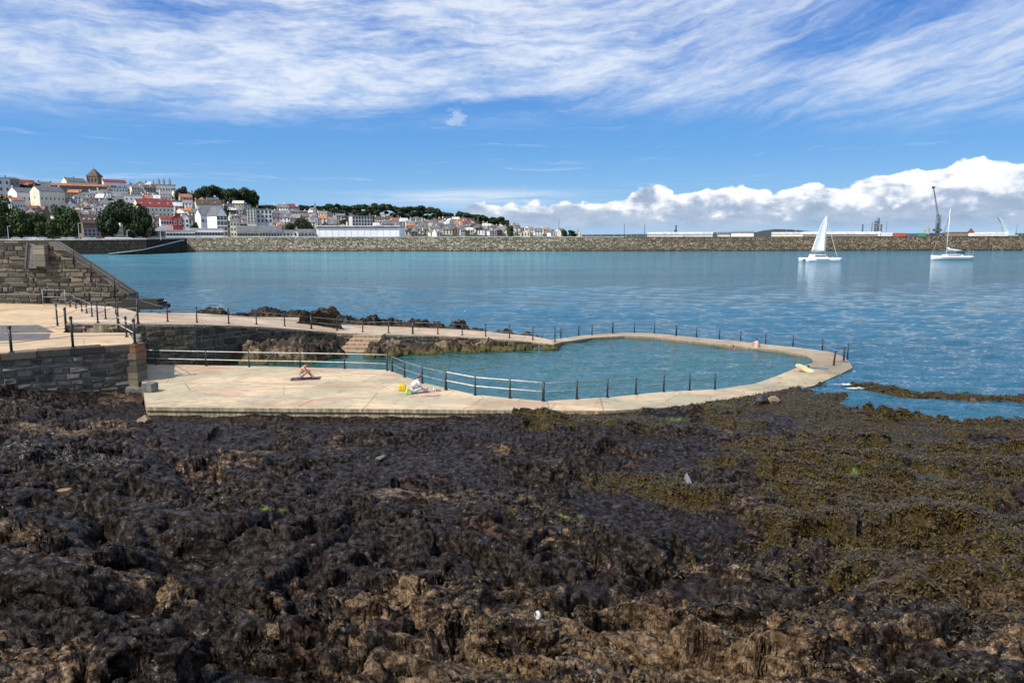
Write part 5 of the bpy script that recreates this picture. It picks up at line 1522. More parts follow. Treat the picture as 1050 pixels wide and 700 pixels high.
# wooded ridge behind the town, one mass of crowns
prof = [(272,212,207),(285,213,207.5),(298,213.5,206.5),(310,214,207),(322,214,207.5),(334,215,207),(342,217,205.5),(352,219,207),(362,221,207.5),(372,222,206),(380,222,206.5),(388,223,204.5),(396,222,206.5),(404,222,208),(412,222,209),(420,223,208),(428,223,207.5),(436,223,208.5),(444,223,210.5),(450,224,214),(456,226,214.5),(462,227,218),(476,226,214.5),(484,226,216),(492,226,217),(500,226,218),(508,226,219),(513,228,221.5)]
lobes = []; wr = random.Random(5)
for px, y0, y1 in prof:
    y1 += 3.0
    y0 = lerp_tab(SKY, px)+1.5
    for k in range(11):
        p = px + wr.uniform(-6, 6); y = wr.uniform(y1+2.4, y0) if k > 2 else y1+2.6+k*.5
        dist = lerp_tab(D0, p) + 380*wr.uniform(.88, 1.10)
        c = D(p, y, dist); s = dist/FPX; r_l = wr.uniform(1.8, 3.6)*s
        lobes.append((c[0], c[1], c[2], r_l*1.3, r_l*1.3, r_l*.72))
q, f, tn = crown_np(lobes, 60000, 1.0, 77)
tag(link('woodland', np_mesh('woodland', q, f, M_LEAF2, False, dict(tone=tn))), 'dark wooded ridge above the pale houses', 'woodland', kind='stuff')
# garden shrubs and hedges filling the gaps between houses
lobes = []
for k in range(210):
    p = wr.uniform(-10, 560); t_ = wr.uniform(.03, .97); c = hill_pt(p, t_); r_l = wr.uniform(1.2, 3.0)
    lobes.append((c[0], c[1]-3, c[2]+1.5, r_l*1.4, r_l*1.4, r_l*1.1))
q, f, tn = crown_np(lobes, 15000, .55, 78)
tag(link('garden_shrubs', np_mesh('garden_shrubs', q, f, M_LEAF, False, dict(tone=tn))), 'green garden shrubs between the hillside houses', 'shrubs', kind='stuff')
# ================================================================== boats
M_HULL = simple('white_gelcoat', (.82, .82, .80), .3, .04, 1)
M_SAIL = simple('sailcloth', (.86, .86, .84), .75, .05, .6)
M_ALU = simple('mast_metal', (.62, .62, .62), .4, .1, 1, .3)
M_DARKGL = simple('tinted_glass', (.02, .025, .03), .1, .1, 1)
M_BLUEST = simple('dark_antifouling', (.02, .03, .06), .6, .2, 1)
def hull_mb(L, B, H, n=12, stern=.8, sheer=.15):
    """lofted hull pointing +x"""
    mb = MB(); V = []; F = []; m = 7
    for i in range(n+1):
        s = i/n; x = -L/2 + L*s
        w = B/2*(stern + (1-stern)*min(1, s*3))*(1 - max(0, (s-.55)/.45)**2.0) + .02
        zt = H*(1 + sheer*(s-.3)**2*2); zb = -.35*(1-(max(0, s-.6)/.4)**3*.9)
        for k in range(m):
            a = math.pi*k/(m-1)
            V.append((x + .04*L*(s > .9)*(0), w*math.cos(a)*(1 if k in (0, m-1) else .96), zt - (zt-zb)*math.sin(a)**.7))
    for i in range(n):
        for k in range(m-1): F.append((i*m+k, i*m+k+1, (i+1)*m+k+1, (i+1)*m+k))
        F.append((i*m+m-1, i*m, (i+1)*m, (i+1)*m+m-1))
    F += [tuple(range(m)), tuple(n*m+k for k in reversed(range(m)))]
    mb.add(V, F); return mb
# catamaran
q = D(841, 267.2, 255); s = 255/FPX
root = empty('catamaran', (q[0], 255, 0), R(4)); tag(root, 'white catamaran under a tall white mainsail in front of the breakwater', 'catamaran')
for sy in (-1, 1):
    m_ = hull_mb(12.6, 1.5, 1.15, stern=.7); o = m_.build('hull', M_HULL, root, True, loc=(0, sy*2.6, 0))
    mb = MB(); mb.box(-3.0, 1.6, -.765, -.755, .62, .82); mb.build('port_light', M_DARKGL, o)
mb = MB(); mb.box(-5.2, 2.2, -2.5, 2.5, .75, 1.15); mb.build('bridge_deck', M_HULL, root)
mb = MB(); mb.prism([(-3.4, 1.15), (2.0, 1.15), (.9, 2.2), (-3.0, 2.35)], 'y', -1.9, 1.9); cab = mb.build('cabin', M_HULL, root)
mb = MB(); mb.prism([(-2.8, 1.55), (1.35, 1.55), (.9, 1.95), (-2.7, 2.0)], 'y', -1.93, -1.91); mb.build('cabin_window', M_DARKGL, cab)
mb = MB(); mb.tube([(1.6, 0, 1.1), (1.5, 0, 15.6)], .11, 8, .07); mb.build('mast', M_ALU, root, True)
mb = MB(); mb.tube([(1.5, 0, 3.0), (-3.1, .3, 3.3)], .09, 8); mb.build('boom', M_RAILDK, root, True)
V = []; F = []; nn = 12; mm = 8
for i in range(nn+1):
    t_ = i/nn; z = 3.15+(15.2-3.15)*t_
    chord = (4.5*(1-t_)**.72 + .12) if t_ < 1 else .1
    for k in range(mm+1):
        u = k/mm
        V.append((1.38-chord*u, .55*math.sin(math.pi*u)*(1-t_)*.8+.3*u*(1-t_), z + (.0 if i else .35*math.sin(math.pi*u)*-.6)))
for i in range(nn):
    for k in range(mm): F.append((i*(mm+1)+k, i*(mm+1)+k+1, (i+1)*(mm+1)+k+1, (i+1)*(mm+1)+k))
me = bpy.data.meshes.new('mainsail'); me.from_pydata(V, [], F); me.materials.append(M_SAIL); me.polygons.foreach_set('use_smooth', [True]*len(F))
o = link('mainsail', me, root); md = o.modifiers.new('thickness', 'SOLIDIFY'); md.thickness = .03
mb = MB()
for zz in (5.4, 7.8, 10.2, 12.4):
    t_ = (zz-3.15)/12.05; ch = 4.5*(1-t_)**.72
    mb.tube([(1.38, .02, zz), (1.38-ch*.5, .5*(1-t_)*.8+.2, zz), (1.38-ch, .3*(1-t_)+.03, zz)], .025, 4)
mb.build('batten', M_ALU, o)
mb = MB(); mb.tube([(1.5, 0, 14.2), (6.0, 0, 1.2)], .05, 6); mb.build('furled_jib', M_SAIL, root)
mb = MB()
for a, b in (((1.5, 0, 15), (-1.2, 2.6, 1.2)), ((1.5, 0, 15), (-1.2, -2.6, 1.2)), ((1.5, 0, 14.4), (6.2, 0, 1.1))): mb.tube([a, b], .018, 4)
mb.build('rigging', M_ALU, root)
# yacht
q = D(975, 266, 270); root = empty('sailing_yacht', (q[0], 270, 0), R(183)); tag(root, 'white single masted yacht with lowered sails and bare mast near the right edge', 'yacht')
hull_mb(15.2, 3.9, 1.35, stern=.82, sheer=.25).build('hull', M_HULL, root, True)
mb = MB(); mb.prism([(-4.0, 1.25), (3.4, 1.25), (2.6, 1.8), (-3.6, 2.05)], 'y', -1.1, 1.1); cab = mb.build('cabin', M_HULL, root)
mb = MB(); mb.prism([(-3.0, 1.45), (2.0, 1.45), (1.8, 1.7), (-2.9, 1.8)], 'y', 1.105, 1.12); mb.build('cabin_window', M_DARKGL, cab)
mb = MB(); mb.box(-6.9, 4.6, 1.93, 1.96, .8, .98); mb.build('hull_stripe', M_BLUEST, root)
mb = MB(); mb.tube([(1.9, 0, 1.3), (1.75, 0, 18.2)], .12, 8, .08); mst = mb.build('mast', M_HULL, root, True)
mb = MB()
for zz in (7, 12.3): mb.tube([(1.85, -1.2, zz), (1.85, 1.2, zz)], .05, 5)
mb.build('spreader', M_ALU, mst)
mb = MB(); mb.tube([(1.8, 0, 3.4), (-3.9, 0, 3.0)], .1, 8); mb.build('boom', M_ALU, root, True)
mb = MB(); mb.tube([(1.5, 0, 4.3), (.6, 0, 3.72), (-1.5, 0, 3.5), (-3.8, 0, 3.25)], .36, 8, .2); mb.build('sail_cover', M_SAIL, root, True)
mb = MB(); mb.prism([(-4.3, 2.0), (-2.7, 2.0), (-2.9, 3.0), (-4.2, 2.9)], 'y', -1.2, 1.2); mb.build('sprayhood', simple('navy_canvas', (.03, .05, .10), .8, .1, 2), root)
mb = MB()
mb.tube([(-7.3, -1.3, 1.4), (-7.4, -1.3, 3.3), (-7.4, 1.3, 3.3), (-7.3, 1.3, 1.4)], .04, 6)
for x in (-6.2, -4.6, -2, .5, 3, 5.5): mb.tube([(x, 1.6*(1-max(0, x)/9), 1.4), (x, 1.6*(1-max(0, x)/9), 2.1)], .025, 4)
mb.tube([(-7.2, 1.4, 2.1), (-2, 1.6, 2.1), (3, 1.1, 2.1), (7.4, .1, 2.3)], .02, 4)
mb.build('pulpit_rail', M_ALU, root)
mb = MB()
for a, b in (((1.75, 0, 18), (7.5, 0, 1.6)), ((1.75, 0, 18), (-7.4, 0, 1.4)), ((1.8, 0, 17), (1.6, 1.8, 1.3)), ((1.8, 0, 17), (1.6, -1.8, 1.3))): mb.tube([a, b], .02, 4)
mb.build('rigging', M_ALU, root)
mb = MB(); mb.ball((-7.7, 1.0, 1.6), .35, .25, .35); mb.build('fender', M_BLUEST, root)

# berthed yachts whose masts rise over the breakwater
bh = hull_mb(10, 3, 1.1).mesh('hull', M_HULL, True); mb = MB(); mb.tube([(.5, 0, 1), (.5, 0, 14)], .10, 5, .06); mb.tube([(.5, -1, 8.5), (.5, 1, 8.5)], .05, 4); bm_ = mb.mesh('mast', M_ALU)
mb = MB(); mb.tube([(.4, 0, 2.4), (-3.6, 0, 2.4)], .28, 6); bb_ = mb.mesh('furled_sail', simple('blue_canvas', (.04, .07, .16), .8, .1, 2))
mr_ = random.Random(9); pxm = sorted([mr_.uniform(592, 690) for _ in range(20)] + [mr_.uniform(455, 590) for _ in range(8)] + [mr_.uniform(700, 830) for _ in range(9)] + [866, 1010, 1043, 1047])
for i, p in enumerate(pxm):
    dist = mr_.uniform(470, 640); x = D(p, 242, dist)[0]
    r0 = empty('berthed_yacht', (x, dist, 3.4 if p < 700 else 4.6), mr_.uniform(-.5, .5)); zone = 'left of the white quay shed' if p < 665 else 'right of the white quay shed'
    tag(r0, 'thin pale yacht mast above the breakwater, %s mast from the left' % (ORD[i] if i < len(ORD) else ('thirty-sixth', 'thirty-seventh', 'thirty-eighth', 'thirty-ninth', 'fortieth', 'forty-first')[i-len(ORD)]), 'yacht', 'yachts berthed behind the breakwater')
    k = mr_.uniform(.72, 1.05)
    for nm, me in (('hull', bh), ('mast', bm_), ('furled_sail', bb_)): link(nm, me, r0, scale=(1, 1, k))

# ================================================================== harbour
M_CRANE = simple('dark_crane_steel', (.085, .10, .12), .6, .3, .5)
M_CRANEW = simple('pale_blue_crane_steel', (.46, .58, .64), .5, .1, .5)
M_GREY = simple('grey_steel', (.20, .22, .23), .6, .2, .5)
def lattice(mb, a, b, w0, w1, n, r=.10):
    a = Vector(a); b = Vector(b); t = (b-a).normalized(); u = t.cross(Vector((0, 1, 0))).normalized(); v = Vector((0, 1, 0))
    L = []
    for i in range(n+1):
        s = i/n; w = w0+(w1-w0)*s; c = a.lerp(b, s)
        L.append([c+u*w+v*w, c-u*w+v*w, c-u*w-v*w, c+u*w-v*w])
    for k in range(4): mb.tube([q[k] for q in L], r, 4)
    for i in range(n):
        for k in range(4): mb.tube([L[i][k], L[i+1][(k+1) % 4]], r*.6, 4)
q = D(961, 242, 560); s = 560/FPX; root = empty('harbour_crane', (q[0], 560, 6.3)); tag(root, 'very tall dark mobile harbour crane with its lattice jib raised', 'crane')
mb = MB()
for x in (-4, 4):
    for y in (-4, 4): mb.tube([(x, y, 0), (x*.6, y*.6, 4.5)], .5, 6)
mb.box(-4, 4, -4, 4, 3.2, 4.6); mb.build('undercarriage', M_CRANE, root)
mb = MB(); mb.box(-.8, .8, -.8, .8, 4.6, 12); lattice(mb, (0, 0, 4), (0, 0, 18), 1.2, 1.1, 8, .17); mb.build('tower', M_CRANE, root)
mb = MB(); mb.box(-3.0, 2.6, -1.5, 1.5, 5.6, 7.6); mb.build('machine_house', M_CRANE, root)
mb = MB(); lattice(mb, (.6, 0, 12), (-5.6, 0, 37.6), .55, .26, 18, .09); mb.box(-6.5, -4.8, -.6, .6, 37.2, 38.8); mb.build('jib', M_CRANE, root)
mb = MB(); mb.tube([(0, 0, 18), (-5.4, 0, 37.4)], .09, 4); mb.tube([(-6.2, 0, 37.5), (-6.4, 0, 22)], .06, 4); mb.build('hoist_rope', M_CRANE, root)
q = D(966.5, 242, 590); root = empty('jib_crane', (q[0], 590, 6.3)); tag(root, 'thin grey slanting jib crane right beside the tall dark crane', 'crane')
mb = MB(); lattice(mb, (0, 0, 2), (4.8, 0, 20), .5, .2, 10, .09); mb.build('jib', M_GREY, root); mb = MB(); mb.box(-2, 2, -1.5, 1.5, 0, 3); mb.build('cab', M_GREY, root)
q = D(951, 242, 560); root = empty('loading_gantry', (q[0], 560, 6.3)); tag(root, 'small yellowish loading gantry left of the tall dark crane', 'gantry')
MY = simple('faded_yellow_steel', (.50, .42, .26), .6, .2, 1)
mb = MB()
for x in (-2.6, 1.5): lattice(mb, (x, 0, 0), (x*.7, 0, 7.6), .35, .3, 5, .1)
mb.build('leg', MY, root); mb = MB(); mb.box(-3.6, 2.6, -.6, .6, 6.4, 7.0); mb.box(-.6, .6, -.6, .6, 7.0, 9.6); mb.build('beam', MY, root)
q = D(1034, 242, 560); root = empty('knuckle_crane', (q[0], 560, 6.3)); tag(root, 'pale blue white crane with a thick bent arm at the right edge', 'crane')
mb = MB(); mb.box(-4, 5, -3, 3, 0, 3.2); mb.box(-1.6, 3.4, -2, 2, 3.2, 6.5); mb.build('body', M_CRANEW, root)
mb = MB(); mb.prism([(-3.4, 3), (.6, 3), (-2.6, 9), (-7.2, 15.6), (-9.4, 16.2), (-6.6, 12)], 'y', -.9, .9); mb.build('arm', M_CRANEW, root)
mb = MB(); mb.tube([(3, 0, 6.5), (-1.4, 0, 9.6)], .35, 6); mb.build('counter_strut', M_CRANEW, root)
# power station stacks
q = D(898.5, 242, 600)
for dx, h, r_, lab in ((-1.4, 14.5, .9, 'dark twin chimney of the harbour, left and slightly shorter tube'), (.9, 16.6, 1.1, 'dark twin chimney of the harbour, right and thicker tube')):
    root = empty('chimney', (q[0]+dx, 600, 6.3)); tag(root, lab, 'chimney')
    mb = MB(); mb.tube([(0, 0, 0), (0, 0, h)], r_, 10, r_*.85); mb.build('stack', M_CRANE, root, True)
    mb = MB(); mb.tube([(0, 0, h-3), (0, 0, h-2.6)], r_*1.6, 10); mb.build('collar', M_GREY, root)
for px, yt, wd, lab in ((884, 230, .8, 'short dark post left of the harbour chimneys'), (893.5, 228, .45, 'thin post touching the harbour chimneys on the left'), (903, 230, 1.0, 'low dark stack right of the harbour chimneys'), (908.5, 226.5, .2, 'thin dark mast right of the harbour chimneys'),
                        (573, 224, .22, 'tall thin flagpole left of centre over the far town'), (640, 229, .25, 'dark thin mast above the middle of the breakwater'), (661, 229, .3, 'dark pole left of the long white shed'), (477.5, 224, .2, 'thin grey pole above the pale far town'), (693, 231, .9, 'dark tapering tower behind the long white shed'), (1042, 229, .2, 'thin mast at the far right edge')):
    q2 = D(px, 242, 585); h = (242.5-yt)*585/FPX
    mb = MB(); mb.tube([(0, 0, 0), (0, 0, h)], wd, 6, wd*.6); mb.ball((0, 0, h), wd*.9, n=6, m=4)
    tag(mb.build('pole', M_CRANE, None, loc=(q2[0], 585, 7.4)), lab, 'pole')
def shed(x0, x1, yt, lab, wall, roof, dist=500, rows=0, cols=8, rise=1.2, style='side', cat='shed', name='quay_shed', doors=3, dp=14):
    q = D((x0+x1)/2, 243.2, dist); w = (x1-x0)*dist/FPX
    r_ = house((q[0], dist, 6.3), w, dp, max(1.5, D(x0, yt, dist)[2]-6.3), rise, wall, roof, 0, style, 1, cols, (1.3, .9), 0, name, lab, cat, deep=1)
    return r_
shed(664, 700, 240.2, 'long low white quay shed behind the middle of the breakwater', 'pale grey', 'pale', 500, cols=14)
shed(700.5, 730, 240.1, 'second long white quay shed, right half of the pair', 'pale grey', 'pale', 510, cols=12)
shed(750, 772, 238.8, 'pale low building left of the far wooded hump', 'white', 'grey', 560, cols=9)
shed(792, 823, 240.0, 'white waterfront shed in front of the far wooded hump', 'cream', 'pale', 560, cols=8)
shed(826, 899, 240.2, 'very long shed with a pale curved roof right of the catamaran sail', 'grey stone', 'pale', 520, cols=4, rise=1.6, dp=20)
shed(971, 991, 238.4, 'brown stone blockhouse behind the moored yacht mast', 'brown stone', 'dark brown', 470, style='flat', cols=3, name='blockhouse', cat='building')
shed(992, 998, 238.5, 'red and white harbour building left of the pale blue crane', 'white', 'dark red', 500, style='hip', cols=2, rise=3, name='harbour_office', cat='building')
shed(999, 1030, 240.2, 'low white shed stretching towards the pale blue crane', 'white', 'pale', 520, cols=6)
shed(736, 748, 240.0, 'small grey shed right of the two white quay sheds', 'pale grey', 'slate grey', 530, cols=3)
def container(x0, x1, yt, col, cn, lab):
    q = D((x0+x1)/2, 243, 486); w = (x1-x0)*486/FPX; h = 2.6
    root = empty('shipping_container', (q[0], 486, 6.3+max(0, D(x0, yt, 486)[2]-6.3-h))); tag(root, lab, 'container')
    m = simple('container_'+cn, col, .6, .15, 1)
    mb = MB(); mb.box(-w/2, w/2, 0, 2.4, 0, h)
    k = int(w/.5)
    for i in range(k): x = -w/2+w*(i+.5)/k; mb.box(x-.1, x+.1, -.06, -.001, .15, h-.15)
    mb.build('box', m, root)
    mb = MB(); mb.box(-w/2+.1, -w/2+.5, -.1, -.062, .3, h-.3); mb.build('door_bar', M_GREY, root)
container(902, 915, 238.4, (.75, .76, .76), 'white', 'white container or cabin just right of the harbour chimneys')
container(916, 929, 238.9, (.60, .10, .05), 'red', 'bright red orange container on the quay')
container(930, 940, 239.3, (.10, .14, .20), 'navy', 'dark blue container between the red and green ones')
container(941, 950, 239.0, (.05, .33, .16), 'green', 'bright green container on the quay')
container(951.5, 958, 239.8, (.07, .07, .08), 'black', 'small black container under the yellowish gantry')

# ================================================================== promenade: cars and lamps
def car_meshes():
    body = MB(); P = [(-2.1, .35), (-2.1, .85), (-1.5, .98), (1.0, .95), (1.95, .78), (2.1, .5), (2.1, .35)]
    body.prism(P, 'y', -.85, .85)
    top = MB(); top.add([(-1.7, -.78, .95), (1.15, -.78, .95), (1.15, .78, .95), (-1.7, .78, .95), (-1.25, -.62, 1.45), (.35, -.62, 1.45), (.35, .62, 1.45), (-1.25, .62, 1.45)], [(4, 5, 6, 7), (0, 1, 5, 4), (1, 2, 6, 5), (2, 3, 7, 6), (3, 0, 4, 7)])
    rf = MB(); rf.box(-1.2, .3, -.6, .6, 1.452, 1.50)
    wh = MB()
    wh.tube([(0, -.1, .32), (0, .1, .32)], .32, 10)
    return body, top, rf, wh
b_, t_c, r_c, w_c = car_meshes()
glass = t_c.mesh('windows', M_DARKGL); whl = w_c.mesh('wheel', simple('tyre', (.02, .02, .02), .8, .1, 3))
cols = {'white': (.78, .78, .78), 'silver': (.45, .46, .48), 'black': (.02, .02, .022), 'blue': (.03, .07, .22), 'red': (.35, .03, .02), 'grey': (.15, .15, .16)}
cb = {k: b_.mesh('body', simple('car_paint_'+k, v, .25, .03, 1)) for k, v in cols.items()}
cr = {k: r_c.mesh('roof', simple('car_paint_'+k, v)) for k, v in cols.items()}
crn = random.Random(3); cnt = {}
for i, p in enumerate((6, 17, 29, 36, 44, 60, 66, 73, 90, 100, 104, 113, 122, 131, 143, 156)):
    c = crn.choice(['white', 'white', 'silver', 'black', 'blue', 'grey', 'red', 'silver']); cnt[c] = cnt.get(c, 0)+1
    dist = 359 if p < 60 else 366 if p < 140 else 374
    q = D(p, 246, dist)
    root = empty('parked_car', (q[0], dist, 6.9), crn.uniform(-.1, .1)); tag(root, '%s car behind the promenade parapet, %s %s one from the left' % (c, ORD[cnt[c]-1], c), 'car', 'cars parked along the promenade')
    link('body', cb[c], root); link('windows', glass, root); link('roof', cr[c], root)
    for x in (-1.35, 1.3):
        for y in (-.78, .78): link('wheel', whl, root, (x, y, 0))
for px, yt, lab in ((9, 232, 'lamp post among the leftmost promenade trees'), (81.5, 229, 'tall pale lamp post in the gap between the promenade trees'), (157, 233, 'lamp post left of the grey boathouse'), (122, 236, 'short lamp post under the biggest dark tree')):
    q = D(px, 246, 358); h = (246-yt)*358/FPX
    root = empty('street_lamp', (q[0], 358 if px < 120 else 366, 6.5)); tag(root, lab, 'street lamp', 'lamp posts on the promenade')
    mb = MB(); mb.tube([(0, 0, 0), (0, 0, h)], .16, 8, .10); mb.build('post', MW['pale grey'], root)
    mb = MB(); mb.tube([(0, 0, h), (.9, 0, h+.15)], .07, 6); mb.build('arm', MW['pale grey'], root)
    mb = MB(); mb.ball((1.0, 0, h+.1), .38, .22, .16); mb.build('lamp_head', MW['pale grey'], root)

# ================================================================== loose stones on the shore
def boulder(px, py, sx, sy, sz, lab, m, seed, name='boulder', z=None, sink=.3):
    # find where the sight line meets the shore
    zz = .5
    for it in range(12):
        gx, gy, _ = G(px, py, zz); zz = .5*zz + .5*shore_z(gx, gy)
    gx, gy, _ = G(px, py, zz)
    bm = bmesh.new(); bmesh.ops.create_icosphere(bm, subdivisions=4, radius=1)
    r = random.Random(seed); planes = []
    for k in range(15):
        n = Vector((r.gauss(0, 1), r.gauss(0, 1), r.gauss(0, 1))).normalized(); planes.append((n, r.uniform(.62, .92)))
    for v in bm.verts:
        d = v.co.normalized(); rad = 1.0
        for n, h in planes:
            c = d.dot(n)
            if c > .05: rad = min(rad, h/c)
        v.co = d*rad
        v.co = Vector((v.co.x*sx, v.co.y*sy, v.co.z*sz))
    me = bpy.data.meshes.new(name); bm.to_mesh(me); bm.free(); me.materials.append(m)
    o = link(name, me, None, (gx, gy, (z if z is not None else zz)+sz*sink), (r.uniform(-.3, .3), r.uniform(-.3, .3), r.uniform(0, 3)))
    tag(o, lab, 'rock')
M_WSTONE = simple('white_quartz_stone', (.62, .60, .54), .8, .3, 6, 0, .01)
M_DSTONE = simple('dark_basalt_stone', (.028, .024, .022), .6, .5, 5, 0, .03)
M_TSTONE = simple('tan_beach_stone', (.24, .18, .11), .8, .4, 5, 0, .02)
boulder(551, 640, .10, .07, .13, 'small white stone standing in the rocks near the bottom centre', M_WSTONE, 1, 'stone', sink=.9)
boulder(780, 413, .42, .36, .36, 'rounded black boulder at the edge of the pale terrace end', M_DSTONE, 2, z=.25)
boulder(793, 411, .40, .40, .28, 'tan weedy rock right beside the black boulder', M_TSTONE, 3, z=.2)
boulder(705, 495, .30, .10, .26, 'pale grey upright slab of stone amid the weed', simple('pale_grey_slab', (.13, .13, .145), .7, .2, 4), 4, 'stone')
boulder(120, 580, .20, .14, .10, 'cream topped rock on the dark ledges at lower left', M_TSTONE, 5, 'stone')
boulder(68, 505, .28, .16, .12, 'orange tinted stone among the black ledges on the left', simple('orange_stone', (.20, .12, .055), .8, .3, 5), 6, 'stone')
boulder(756, 588, .30, .18, .16, 'tan rounded rock beside the rusty weed', M_TSTONE, 7, 'stone')
boulder(390, 470, .22, .12, .09, 'flat pale green stone in the middle distance', simple('greenish_stone', (.12, .14, .10), .8, .3, 5), 8, 'stone')
boulder(210, 648, .10, .07, .05, 'small tan stone lowest on the left side', M_TSTONE, 10, 'stone')
boulder(148, 432, .5, .35, .22, 'pale flat rock below the granite blocks', M_TSTONE, 11)
# ================================================================== people
def m_skin(name, col):
    m, t, p = mat(name); n = t.noise(t.coord(), 9, 3)
    setp(t, p, t.mix(n.ss(.3, .7), tuple(k*.88 for k in col), col), .55, 0, .35)
    return m
M_SKIN = m_skin('sun_tanned_skin', (.52, .29, .20)); M_SKIN2 = m_skin('pale_skin', (.62, .40, .31))
M_HAIR = simple('brown_hair', (.035, .020, .012), .7, .3, 20); M_HAIR2 = simple('auburn_hair', (.11, .05, .025), .7, .3, 20)
def skin_obj(name, joints, edges, m, parent, root=0, sub=1):
    """joints: {key: ((x,y,z), radius)}"""
    keys = list(joints); idx = {k: i for i, k in enumerate(keys)}
    me = bpy.data.meshes.new(name)
    me.from_pydata([joints[k][0] for k in keys], [(idx[a], idx[b]) for a, b in edges], [])
    o = link(name, me, parent)
    md = o.modifiers.new('skin', 'SKIN'); md.use_smooth_shade = True
    if not me.skin_vertices: raise RuntimeError('no skin layer')
    for i, k in enumerate(keys):
        r = joints[k][1]; r = r if isinstance(r, tuple) else (r, r)
        me.skin_vertices[0].data[i].radius = r
        me.skin_vertices[0].data[i].use_root = (i == root)
    sb = o.modifiers.new('subsurf', 'SUBSURF'); sb.levels = sub+1; sb.render_levels = sub+1
    me.materials.append(m)
    return o
def hand(J, E, wrist, w, fwd, side, up, key, curl=.5):
    """palm and five fingers grown from the wrist joint"""
    f = Vector(fwd).normalized(); s_ = Vector(side).normalized(); u = Vector(up).normalized(); w = Vector(w)
    pal = w + f*.05; J[key+'p'] = (tuple(pal), (.034, .016)); E.append((wrist, key+'p'))
    for i, (off, L) in enumerate(((-.028, .065), (-.010, .078), (.009, .073), (.027, .058))):
        a = pal + f*.035 + s_*off; b = a + f*L*.5 - u*L*.12*curl; c = b + f*L*.38 - u*L*.32*curl
        for q, v, r in (('a', a, .0095), ('b', b, .0085), ('c', c, .007)): J[key+str(i)+q] = (tuple(v), r)
        E += [(key+'p', key+str(i)+'a'), (key+str(i)+'a', key+str(i)+'b'), (key+str(i)+'b', key+str(i)+'c')]
    a = pal - s_*.034 - f*.01; b = a - s_*.022 + f*.032
    J[key+'ta'] = (tuple(a), .011); J[key+'tb'] = (tuple(b), .009); E += [(key+'p', key+'ta'), (key+'ta', key+'tb')]
def head_shape(J, E, neck, c, fwd):
    """skull, jaw, nose and ears as part of the same surface"""
    c = Vector(c); f = Vector(fwd).normalized(); u = Vector((0, 0, 1)); u = (u - f*u.dot(f)).normalized(); r = f.cross(u)
    J['jaw'] = (tuple(c - u*.055 + f*.022), (.052, .056)); J['skull'] = (tuple(c + u*.02 - f*.006), (.076, .086)); J['crown'] = (tuple(c + u*.075 - f*.01), (.052, .060))
    E += [(neck, 'jaw'), ('jaw', 'skull'), ('skull', 'crown')]
    J['nose'] = (tuple(c + f*.094 - u*.008), .010); E.append(('skull', 'nose'))
    for sgn, k in ((1, 'el'), (-1, 'er')): J[k] = (tuple(c + r*sgn*.083), (.012, .020)); E.append(('skull', k))
    return c, f, u, r
def face(parent, c, f, u, r, lipc):
    me = MB()
    for sg in (-1, 1): q = c + f*.074 + u*.012 + r*sg*.03; me.ball(tuple(q), .010, n=8, m=5)
    me.build('eye', M_DARKGL, parent, True)
    q = c + f*.073 - u*.052; me = MB(); me.tube([tuple(q - r*.022), tuple(q + f*.005), tuple(q + r*.022)], .0055, 6); me.build('mouth', lipc, parent, True)
def hair(parent, c, f, u, r, m, long=False):
    mb = MB(); R_ = 0.096
    V = []; F = []; n, mm = 14, 8
    for j in range(mm+1):
        a = math.pi/2 - (math.pi*.62)*j/mm
        for k in range(n):
            b = 2*math.pi*k/n
            d = f*math.cos(a)*math.cos(b) + r*math.cos(a)*math.sin(b)*.92 + u*math.sin(a)
            cut = 0 if d.dot(f) < .35 or a > .55 else 1
            V.append(tuple(c + u*.022 - f*.008 + d*(R_ if not cut else R_*.80) + u*.002*math.sin(k*5+j)))
    for j in range(mm):
        for k in range(n): F.append((j*n+k, (j+1)*n+k, (j+1)*n+(k+1) % n, j*n+(k+1) % n))
    mb.add(V, F); 
    if long: mb.ball(tuple(c - f*.075 - u*.03), .065, .055, .085, 10, 8)
    return mb.build('hair', m, parent, True)
def segcloth(name, segs, m, parent):
    """close fitting cloth: tapered sleeves over body segments"""
    J = {}; E = []
    for k, (a, ra, b, rb) in enumerate(segs): pass
    return None

M_LIP = simple('lips', (.42, .14, .12), .6, .1, 5)
